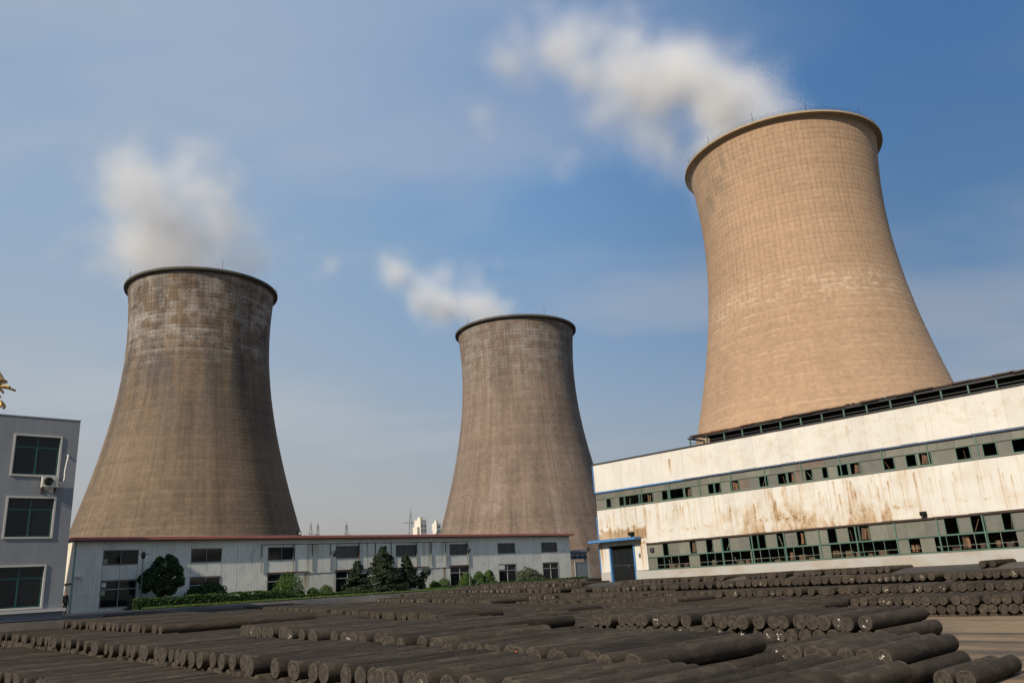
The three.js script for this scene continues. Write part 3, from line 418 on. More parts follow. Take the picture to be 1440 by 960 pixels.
  for (let i = 0; i < 6; i++) { const q = i * Math.PI / 3, c = Math.cos(q), sn = Math.sin(q); mesh('curled_arm', tube([[0, 1.95, 0], [0.4 * c, 1.93, 0.4 * sn], [0.75 * c, 1.88, 0.75 * sn], [0.95 * c, 1.8, 0.95 * sn]], 0.065, 12, 7), gold, f); mesh('curled_arm', tube([[0, 1.05, 0], [0.25 * c, 1.1, 0.25 * sn], [0.42 * c, 0.95, 0.42 * sn], [0.5 * c, 0.78, 0.5 * sn], [0.42 * c, 0.7, 0.42 * sn]], 0.075, 14, 7), gold, f); }
}

// ---------------------------------------------------------------- between the buildings: gate, pipe bridge, far things
{
  const base = at(20.02 + 61.6, -77.45, PLATEAU);
  const g = thing('sheet_metal_gate', 'plain grey sheet metal gate beside the right end of the low building', 'gate', base.clone().addScaledVector(N, 0.4), ALONG);
  for (let i = 0; i < 4; i++) mesh('gate_sheet', bx(0.35 + i * 0.62, 0.35 + i * 0.62 + 0.6, 0.05, 2.35, -0.05, 0), mat(0.2, 0.21, 0.215, 0.6, { map: streakTex }), g);
  mesh('gate_frame', mergeGeometries([bx(0.2, 0.33, 0, 2.5, -0.1, 0.05), bx(2.85, 3.0, 0, 2.5, -0.1, 0.05), bx(0.33, 2.85, 2.37, 2.5, -0.09, 0.04)]), mat(0.25, 0.25, 0.24, 0.6), g);
  const p = thing('blue_pipe_bridge', 'blue steel pipe bridge above the grey gate', 'pipe bridge', base.clone().addScaledVector(N, -2), ALONG);
  for (const [y, r] of [[3.25, 0.22], [3.75, 0.24]]) mesh('pipe', bar([0.2, y, 0], [5.2, y, 0], r, 14), mat(0.06, 0.11, 0.17, 0.5, { map: grain }), p);
  for (const y of [2.95, 4.05]) mesh('rail_beam', bx(0.2, 5.2, y - 0.06, y + 0.06, 0.25, 0.35), mat(0.07, 0.12, 0.18, 0.5), p);
  for (let i = 0; i < 5; i++) mesh('pipe_saddle', new THREE.CylinderGeometry(0.3, 0.3, 0.14, 14).rotateZ(Math.PI / 2).translate(0.7 + i * 1.05, 3.2, 0), M.black, p);
  for (const x of [0.4, 4.9]) mesh('trestle_leg', bx(x, x + 0.14, 0, 2.9, -0.1, 0.08), M.darkSteel, p);
  // pylons far behind
  const spots = [[-14.59, 700, 44], [-14.12, 760, 48], [-12.21, 690, 42], [-7.82, 720, 52]];
  const where = ['leftmost of the far lattice pylons, beside the soot-brown tower', 'faint lattice pylon just right of the leftmost one', 'slim lattice pylon alone in the middle of the sky gap', 'tallest lattice mast, beside the far white apartment block'];
  const steel = mat(0.12, 0.125, 0.13, 0.7);
  spots.forEach(([az, d, h], i) => {
    const A = az * Math.PI / 180, y = thing('power_pylon', where[i], 'pylon', new THREE.Vector3(Math.sin(A) * d, 0, -Math.cos(A) * d), 0.4 + i, 'far power pylons');
    const w = (k) => 4.2 * (1 - k) + 0.5 * k, hh = h + 12;
    for (const [sx, sz] of [[1, 1], [1, -1], [-1, 1], [-1, -1]]) mesh('leg', bar([sx * w(0), 0, sz * w(0)], [sx * w(1), hh, sz * w(1)], 0.16, 4), steel, y);
    const br = []; for (let k = 0; k < 9; k++) for (const [ax, az2, bx2, bz] of [[1, 1, -1, 1], [1, -1, -1, -1], [1, 1, 1, -1], [-1, 1, -1, -1]]) { const a = w(k / 9), b = w((k + 1) / 9); br.push(bar([ax * a, hh * k / 9, az2 * a], [bx2 * b, hh * (k + 1) / 9, bz * b], 0.09, 3)); }
    mesh('lattice_bracing', mergeGeometries(br), steel, y);
    mesh('peak', bar([0, hh, 0], [0, hh + 3, 0], 0.2, 4), steel, y);
    for (const f of i === 3 ? [0.66, 0.86] : [0.72, 0.84]) mesh('cross_arm', mergeGeometries([bar([-6.5, hh * f, 0], [6.5, hh * f, 0], 0.2, 4), bar([-6.5, hh * f, 0], [0, hh * f + 1.8, 0], 0.12, 4), bar([6.5, hh * f, 0], [0, hh * f + 1.8, 0], 0.12, 4)]), steel, y);
  });
  const P = spots.map(([az, d, h]) => [Math.sin(az * Math.PI / 180) * d, (h + 12), -Math.cos(az * Math.PI / 180) * d]);
  for (let k = 0; k < 4; k++) { const a = P[2], b = P[3], f = [0.78, 0.72, 0.66, 0.9][k], pts = []; for (let i = 0; i <= 12; i++) { const s = i / 12; pts.push([a[0] + (b[0] - a[0]) * s, a[1] * f + (b[1] * f * 0.8 - a[1] * f) * s - 10 * s * (1 - s), a[2] + (b[2] - a[2]) * s]); } tag(mesh('power_line', tube(pts, 0.06, 24, 3), steel, scene), ['second highest', 'third highest', 'lowest', 'highest'][k] + ' of the thin power lines between the far pylons', 'power line', 'far power lines'); }
  // white apartment blocks far away
  const block = (name, label, az, d, w, h, step2, dz = 7) => {
    const A = az * Math.PI / 180, b = thing(name, label, 'building', new THREE.Vector3(Math.sin(A) * d, 0, -Math.cos(A) * d), ALONG + 0.1, 'far white blocks');
    const wm = mat(0.62, 0.56, 0.48, 0.8);
    mesh('tower_wall', bx(-w / 2, w / 2, 0, h, -dz, dz), wm, b); if (step2) mesh('tower_wall', bx(-w / 2 - 3, -w / 2, 0, h - 6, -dz + 1, dz - 1), wm, b);
    for (let y = 4; y < h - 2; y += 4) mesh('balcony', bx(w / 2, w / 2 + 1.3, y, y + 1.3, -dz / 2, dz / 2), wm, b);
    for (let y = 3; y < h - 2; y += 4) for (const x of [-w / 4, w / 4]) mesh('window', bx(x - 0.9, x + 0.9, y, y + 1.6, dz + 0.001, dz + 0.04), M.pane[2], b);
    mesh('stair_head', bx(-w / 4, w / 4, h, h + 2.5, -dz / 2.4, dz / 2.4), wm, b);
  };
  block('apartment_block', 'white stepped apartment block far away between two cooling towers', -7.15, 720, 7, 57, true, 4);
  block('apartment_block', 'sliver of a white apartment block against the edge of the smallest looking cooling tower', -6.05, 740, 5, 55, false, 3);
}

// ---------------------------------------------------------------- planting in front of the low building
const leafMat = (r, g, b) => { const m = new THREE.MeshPhysicalMaterial({ roughness: 0.9, transmission: 0.3, thickness: 0, vertexColors: true, specularIntensity: 0.3 }); m.color.setRGB(r, g, b); return m; };
const LM = { dark: leafMat(0.042, 0.07, 0.022), topiary: leafMat(0.06, 0.105, 0.02), spruce: leafMat(0.04, 0.06, 0.032), grey: leafMat(0.09, 0.11, 0.06), hedge: leafMat(0.05, 0.09, 0.02) };
function leaves(n, place, size, seed) {           // n folded leaves; place() gives [x, y, z, outward x, y, z]
  seedN = seed; const pos = [], col = [], q = new THREE.Quaternion(), up = new THREE.Vector3(0, 0, 1), d = new THREE.Vector3(), e = new THREE.Quaternion();
  for (let i = 0; i < n; i++) {
    const [x, y, z, ox, oy, oz] = place(); d.set(ox + gauss() * 0.6, oy + gauss() * 0.6, oz + gauss() * 0.6).normalize(); q.setFromUnitVectors(up, d); e.setFromAxisAngle(up, rnd() * 6.28); q.multiply(e);
    const s = size * rr(0.6, 1.3), k = rr(0.7, 1.3), w = rr(-0.1, 0.1);
    const v = [[-0.5, -0.25, 0.08], [0, -0.32, 0], [0.5, -0.2, 0.08], [0.12, 0.6, 0], [-0.12, 0.6, 0]].map((p) => new THREE.Vector3(...p).multiplyScalar(s).applyQuaternion(q));
    for (const f of [[0, 1, 4], [1, 3, 4], [1, 2, 3]]) for (const j of f) { pos.push(v[j].x + x, v[j].y + y, v[j].z + z); col.push(k * (1 + w), k, k * (1 - w)); }
  }
  const g = new THREE.BufferGeometry(); g.setAttribute('position', new THREE.Float32BufferAttribute(pos, 3)); g.setAttribute('color', new THREE.Float32BufferAttribute(col, 3)); g.computeVertexNormals(); return g;
}
const onBall = () => { let a, b, c, l; do { a = gauss(); b = gauss(); c = gauss(); l = Math.hypot(a, b, c); } while (l < 1e-3); return [a / l, b / l, c / l]; };
{
  const place = (x, z = 0) => at((20.02 + x) * (1 - z / 77.45), -77.45 + z, PLATEAU);      // x: the stretch of facade it stands before, z in front of it
  const lumps = (list) => () => { const [x, y, z, r] = list[rnd() * list.length | 0], o = onBall(), k = r * (0.55 + 0.5 * Math.sqrt(rnd())) * (0.85 + 0.3 * vnoise(o[0] * 3 + x * 9, o[1] * 3 + o[2] * 2, 5)); return [x + o[0] * k, y + o[1] * k, z + o[2] * k, ...o]; };
  // broadleaf tree
  { const t = thing('broadleaf_tree', 'dark round-headed tree in front of the left windows of the low building', 'tree', place(7.5, 2.2));
    mesh('trunk', mergeGeometries([bar([0, 0, 0], [0.03, 1.5, 0], 0.075, 8), bar([0.16, 0, 0.05], [0.2, 1.6, 0.1], 0.055, 8)]), M.bark, t);
    mesh('limb', bar([0.03, 1.45, 0], [-0.6, 2.6, 0.1], 0.045), M.bark, t); mesh('limb', bar([0.2, 1.55, 0.1], [0.7, 2.9, -0.2], 0.04), M.bark, t); mesh('limb', bar([0.05, 1.45, 0], [0.1, 3.6, 0], 0.045), M.bark, t);
    const L = [[0, 2.6, 0, 1.0], [-0.8, 2.2, 0.2, 0.75], [0.9, 2.5, -0.2, 0.85], [0.25, 3.4, 0.1, 0.7], [0.85, 3.85, 0, 0.42], [-0.75, 3.3, -0.2, 0.55], [0.2, 1.7, 0.4, 0.75], [1.45, 3.1, 0.2, 0.42], [-1.7, 2.5, 0, 0.42], [0.7, 1.75, 0, 0.65], [-0.3, 4.0, 0.1, 0.35], [1.55, 2.2, 0, 0.45], [-1.4, 1.8, 0.1, 0.45], [0.5, 4.25, 0, 0.28], [-1.2, 2.9, 0.2, 0.4], [1.1, 3.5, 0.1, 0.35]];
    mesh('crown', leaves(4600, lumps(L), 0.24, 5), LM.dark, t); }
  // shrubs and clipped balls
  const shrub = (name, label, cat, x, z, list, n, size, m, seed, group) => { const t = thing(name, label, cat, place(x, z), 0, group); mesh('foliage', leaves(n, lumps(list), size, seed), m, t); mesh('stem', mergeGeometries([bar([0, 0, 0], [0, list[0][1], 0], 0.05, 6), bar([0, 0.1, 0], [list[0][3] * 0.5, list[0][1] * 1.1, 0.1], 0.03, 6), bar([0, 0.1, 0], [-list[0][3] * 0.5, list[0][1] * 1.1, -0.1], 0.03, 6)]), M.bark, t); return t; };
  shrub('round_shrub', 'large dark shrub beneath the second lower window of the low building', 'shrub', 11.5, 1.8, [[-0.9, 0.75, 0, 0.85], [0.4, 1.05, 0.1, 1.0], [1.2, 0.9, 0, 0.8], [-0.3, 0.6, 0.3, 0.7], [0.8, 1.4, 0, 0.6]], 4200, 0.17, LM.dark, 7);
  const balls = [[15.5, 0.62, 'low clipped ball of green at the left end of the clipped row'], [17.1, 0.62, 'clipped green ball second from the left of the clipped row'], [18.4, 0.6, 'clipped green ball tucked against the largest clipped dome'], [20.1, 1.5, 'largest clipped green dome, in front of the third lower window'], [21.3, 0.5, 'small clipped ball at the right foot of the largest dome'], [22.8, 0.62, 'clipped green ball alone right of the largest dome'], [24.3, 0.72, 'clipped green dome beside the middle lamp post'],
    [38.4, 0.62, 'low clipped ball left of the rusty doorway'], [39.8, 0.75, 'rounded clipped ball next to the rusty doorway'], [53.2, 0.55, 'small green ball at the right edge of the pale round bush']];
  balls.forEach(([x, r, l], i) => shrub('clipped_ball', l, 'shrub', x, 1.9 + 0.2 * (i % 3), [[0, r * 0.72, 0, r * 0.95], [0, r * 0.62, 0, r]], r > 1 ? 3600 : 1500, 0.11, LM.topiary, 20 + i, 'clipped balls'));
  shrub('pale_round_bush', 'pale grey-green round bush between the two right-hand lower windows', 'shrub', 53.3, 2.6, [[0, 1.0, 0, 1.0], [-0.8, 0.95, 0, 0.75], [0.8, 0.9, 0, 0.75], [0.2, 1.25, 0.2, 0.7], [1.5, 0.6, -0.2, 0.6]], 3600, 0.15, LM.grey, 61);
  for (const [x, h, l, s] of [[43.1, 1.7, 'pointed bush left of the third lamp post', 71], [45.1, 1.75, 'pointed bush in the middle of the pointed trio', 72], [46.8, 1.85, 'tallest pointed bush, left of the white notice', 73]]) {
    const t = thing('pointed_bush', l, 'shrub', place(x, 2.2), 0, 'pointed bushes'); mesh('foliage', leaves(1800, () => { const k = Math.pow(rnd(), 0.8), a = rnd() * 6.283, R = 1.1 * Math.pow(1 - k, 0.42) * (0.75 + 0.35 * vnoise(a * 2, k * 5, s)) * Math.sqrt(0.4 + 0.6 * rnd()); return [Math.cos(a) * R, 0.05 + k * h, Math.sin(a) * R, Math.cos(a), 0.5, Math.sin(a)]; }, 0.13, s), LM.topiary, t); mesh('stem', bar([0, 0, 0], [0, h * 0.8, 0], 0.04), M.bark, t); }
  // conifers
  for (const [x, z, h, r, l, s] of [[28.1, 3.2, 3.5, 2.0, 'shortest dark spruce, left of the tall one', 81], [31.4, 3.6, 4.9, 3.0, 'tallest dark spruce in front of the low building', 82], [34.4, 3.4, 4.0, 2.0, 'open spruce with daylight through its lower branches, right of the tallest', 83]]) {
    const t = thing('spruce_tree', l, 'tree', place(x, z), 0, 'spruces'); seedN = s * 7;
    mesh('trunk', new THREE.CylinderGeometry(0.03, 0.11, h * 0.96, 8).translate(0, h * 0.48, 0), M.bark, t);
    const boughs = []; for (let y = s === 83 ? 0.9 : 0.25; y < h * 0.97; y += 0.2) { const k = y / h, n = 7; for (let i = 0; i < n; i++) boughs.push([y, rnd() * 6.283, r * Math.pow(1 - k, 0.85) * rr(0.65, 1.12) + 0.08]); }
    for (let i = 0; i < boughs.length; i += 9) { const [y, a, R] = boughs[i]; mesh('limb', bar([0, y, 0], [Math.cos(a) * R * 0.8, y - 0.1 * R, Math.sin(a) * R * 0.8], 0.018, 5), M.bark, t); }
    mesh('crown', leaves(Math.round(boughs.length * 80), () => { const [y, a, R] = boughs[rnd() * boughs.length | 0], k = Math.sqrt(rnd()), sp = a + gauss() * 0.16; return [Math.cos(sp) * R * k, y - 0.16 * R * k + gauss() * 0.06 + 0.08 * k * k, Math.sin(sp) * R * k, Math.cos(a), -0.3, Math.sin(a)]; }, 0.17, s), LM.spruce, t); }
  { const t = thing('young_tree', 'thin young leafy tree right of the open spruce', 'tree', place(36.6, 3.2)); mesh('trunk', bar([0, 0, 0], [0.05, 1.9, 0], 0.035), M.bark, t); mesh('limb', bar([0.03, 1, 0], [0.5, 1.9, 0], 0.02), M.bark, t);
    mesh('crown', leaves(1500, lumps([[0, 1.4, 0, 0.6], [0.35, 1.8, 0, 0.45], [-0.2, 0.9, 0, 0.5], [0.7, 2.0, 0, 0.3], [0, 0.5, 0, 0.45]]), 0.15, 91), LM.spruce, t); }
  // clipped hedges
  const hedge = (label, x0, x1, z0, z1, h, m, s) => { const c = place((x0 + x1) / 2, (z0 + z1) / 2), t = thing('clipped_hedge', label, 'hedge', c, ALONG, 'clipped hedges'), w = (x1 - x0) / 2, d = (z1 - z0) / 2;
    mesh('foliage', leaves(Math.round((x1 - x0) * (150 + 90 * (z1 - z0)) * (0.6 + 0.5 * h)), () => { const a = rr(-w, w), f = rnd(); const hh = h * (0.9 + 0.2 * vnoise(a * 1.3, 0, s)); return f < 0.45 ? [a, hh - 0.1 * rnd(), rr(-d, d), 0, 1, 0] : f < 0.8 ? [a, rr(0, hh), d - 0.12 * rnd(), 0, 0.2, 1] : [a, rr(0, hh), rr(-d, d), 0, 0.2, 1]; }, 0.14, s), m, t); mesh('twigs', bx(-w + 0.1, w - 0.1, 0, h * 0.72, -d + 0.12, d - 0.15), mat(0.02, 0.025, 0.01, 1), t); };
  hedge('dark low hedge in shade along the left half of the low building', 5.2, 19, 3.4, 5.2, 0.95, LM.hedge, 101);
  hedge('low green hedge in front of the spruces', 19.2, 30, 4.2, 5.0, 0.45, LM.hedge, 102);
  hedge('low trimmed hedge along the right half of the low building', 46, 63.8, 4.0, 5.0, 0.5, LM.hedge, 103);
  hedge('short stretch of hedge beside the rusty doorway', 37, 43, 4.4, 5.1, 0.3, LM.hedge, 104);
  // lawn strip: sheet and blades
  const lg = new THREE.BufferGeometry(), lp = [], li = []; for (let i = 0; i <= 62; i++) for (let j = 0; j <= 6; j++) { const x = 4 + i, z = 0.3 + j * 1.1, u = 20.02 + x, v = -77.45 + z, p = at(u, v, groundY(u, v) + 0.06); lp.push(p.x, p.y, p.z); } for (let i = 0; i < 62; i++) for (let j = 0; j < 6; j++) { const a = i * 7 + j; li.push(a, a + 1, a + 7, a + 1, a + 8, a + 7); } lg.setAttribute('position', new THREE.Float32BufferAttribute(lp, 3)); lg.setIndex(li); lg.computeVertexNormals();
  structure(mesh('lawn', lg, mat(0.05, 0.075, 0.022, 1), scene));
  const blade = new THREE.BufferGeometry(); blade.setAttribute('position', new THREE.Float32BufferAttribute([-0.02, 0, 0, 0.02, 0, 0, 0.02, 0.16, 0.03, 0, 0, -0.02, 0, 0, 0.02, 0.03, 0.13, -0.02], 3)); blade.computeVertexNormals();
  const n = 26000, im = new THREE.InstancedMesh(blade, mat(0.075, 0.115, 0.025, 1), n), m4 = new THREE.Matrix4(); seedN = 404;
  for (let i = 0; i < n; i++) { const u = 20.02 + rr(4, 66), v = -77.45 + rr(0.3, 6.9), p = at(u, v, groundY(u, v) + 0.05); m4.makeRotationY(rnd() * 6.28).scale(new THREE.Vector3(1.6, rr(0.6, 1.3), 1.6)).setPosition(p); im.setMatrixAt(i, m4); }
  im.name = 'grass'; tag(im, 'short green grass in front of the low building', 'grass', null, 'stuff'); im.castShadow = im.receiveShadow = true; scene.add(im);
  // lamp posts
  for (const [x, z, h, l] of [[5.7, 3.2, 4.7, 'lamp post with a dark lantern beside the round-headed tree'], [25.2, 3.4, 4.45, 'lamp post left of the spruces'], [43.7, 3.4, 4.45, 'lamp post in front of the pointed bushes'], [65.2, 2, 4.3, 'lamp post by the grey gate at the far end of the low building']]) {
    const t = thing('lamp_post', l, 'lamp post', place(x, z), ALONG, 'garden lamp posts');
    mesh('pole', new THREE.CylinderGeometry(0.035, 0.06, h - 0.5, 10).translate(0, (h - 0.5) / 2, 0), M.pole, t);
    mesh('lantern', new THREE.LatheGeometry([[0, h - 0.55], [0.12, h - 0.52], [0.2, h - 0.2], [0.16, h - 0.05], [0, h]].map((p) => new THREE.Vector2(...p)), 12), M.lantern, t);
    mesh('cross_arm', mergeGeometries([bx(-0.45, 0.45, h - 0.16, h - 0.1, -0.04, 0.04), new THREE.CylinderGeometry(0.1, 0.16, 0.1, 10).translate(0, h + 0.04, 0)]), M.lantern, t);
  }
}

// ---------------------------------------------------------------- a person at the corner of the grey block
{
  const t = thing('person', 'person in dark clothes standing at the corner of the grey block', 'person', new THREE.Vector3(-34.98, groundY(17.6, -69.9), -62.95), 1.2);
  const res = 72, mc = new MarchingCubes(res, mat(1, 1, 1), false, false, 60000), J = [[0, 0.08, 0, 0.05]];
  const bones = [ // tapered capsules: a, ra, b, rb
    [[0.1, 0.08, 0.02], 0.05, [0.1, 0.5, 0.03], 0.065], [[0.1, 0.5, 0.03], 0.065, [0.09, 0.9, 0], 0.09], [[-0.1, 0.08, -0.03], 0.05, [-0.1, 0.5, 0], 0.065], [[-0.1, 0.5, 0], 0.065, [-0.09, 0.9, 0], 0.09],
    [[0.1, 0.05, 0.02], 0.045, [0.11, 0.035, 0.17], 0.035], [[-0.1, 0.05, -0.03], 0.045, [-0.11, 0.035, 0.12], 0.035],
    [[0, 0.92, 0], 0.15, [0, 1.18, -0.01], 0.14], [[-0.08, 1.3, 0], 0.13, [0.08, 1.3, 0], 0.13], [[0, 1.15, 0], 0.14, [0, 1.34, 0], 0.13], [[0, 1.36, 0], 0.06, [0, 1.47, 0.01], 0.055],
    [[0, 1.56, 0.015], 0.088, [0, 1.62, 0], 0.092], [[0, 1.51, 0.04], 0.055, [0, 1.55, 0.04], 0.06], [[0, 1.55, 0.1], 0.014, [0, 1.575, 0.1], 0.012], [[-0.095, 1.56, 0], 0.016, [0.095, 1.56, 0], 0.016],
    [[0.2, 1.37, 0], 0.065, [0.26, 1.1, -0.02], 0.05], [[0.26, 1.1, -0.02], 0.05, [0.25, 0.87, 0.06], 0.036], [[-0.2, 1.37, 0], 0.065, [-0.26, 1.1, -0.02], 0.05], [[-0.26, 1.1, -0.02], 0.05, [-0.24, 0.87, 0.08], 0.036],
    [[0.25, 0.85, 0.065], 0.034, [0.245, 0.78, 0.08], 0.03], [[-0.24, 0.85, 0.085], 0.034, [-0.235, 0.78, 0.1], 0.03],
  ];
  for (const s of [1, -1]) { const z = s > 0 ? 0.08 : 0.1; for (let i = 0; i < 4; i++) bones.push([[s * 0.242, 0.78, z - 0.03 + i * 0.02], 0.011, [s * 0.232, 0.7 + 0.006 * Math.abs(i - 1.5), z - 0.025 + i * 0.02 + 0.01], 0.009]); bones.push([[s * 0.235, 0.83, z + 0.03], 0.012, [s * 0.215, 0.765, z + 0.055], 0.01]); }
  const cyl = (p, [a, ra, b, rb]) => { const d = [b[0] - a[0], b[1] - a[1], b[2] - a[2]], l2 = d[0] ** 2 + d[1] ** 2 + d[2] ** 2, k = clamp(((p[0] - a[0]) * d[0] + (p[1] - a[1]) * d[1] + (p[2] - a[2]) * d[2]) / l2); return Math.hypot(p[0] - a[0] - d[0] * k, p[1] - a[1] - d[1] * k, p[2] - a[2] - d[2] * k) - (ra + (rb - ra) * k); };
  const half = 0.9, cy = 0.86; let q = 0;
  for (let z = 0; z < res; z++) for (let y = 0; y < res; y++) for (let x = 0; x < res; x++) { const p = [(x / res * 2 - 1) * half, (y / res * 2 - 1) * half + cy, (z / res * 2 - 1) * half]; let s = 0; for (const b of bones) { const d = cyl(p, b); if (d < 0.3) s += Math.exp(-d * 55); } mc.field[q++] = s > 0 ? Math.log(s) / 55 : -0.3; }
  mc.isolation = 0; mc.update();
  const g = new THREE.BufferGeometry(), n = mc.count, P = new Float32Array(n * 3), C = new Float32Array(n * 3), Nn = new Float32Array(mc.normalArray.slice(0, n * 3));
  for (let i = 0; i < n; i++) { const x = mc.positionArray[i * 3] * half, y = mc.positionArray[i * 3 + 1] * half + cy, z = mc.positionArray[i * 3 + 2] * half; P.set([x, y, z], i * 3); C.set(y > 1.44 ? [0.3, 0.18, 0.12] : y < 0.86 && Math.abs(x) > 0.2 ? [0.3, 0.18, 0.12] : y > 0.9 ? [0.018, 0.018, 0.022] : y > 0.1 ? [0.022, 0.016, 0.018] : [0.015, 0.013, 0.012], i * 3); }
  g.setAttribute('position', new THREE.BufferAttribute(P, 3)); g.setAttribute('normal', new THREE.BufferAttribute(Nn, 3)); g.setAttribute('color', new THREE.BufferAttribute(C, 3));
  mesh('body', g, mat(1, 1, 1, 0.9, { vertexColors: true }), t);
  mesh('hair', new THREE.SphereGeometry(0.104, 16, 12, 0, 6.283, 0, 1.75).rotateX(-0.45).translate(0, 1.612, -0.012), mat(0.012, 0.01, 0.009, 0.8), t);
}

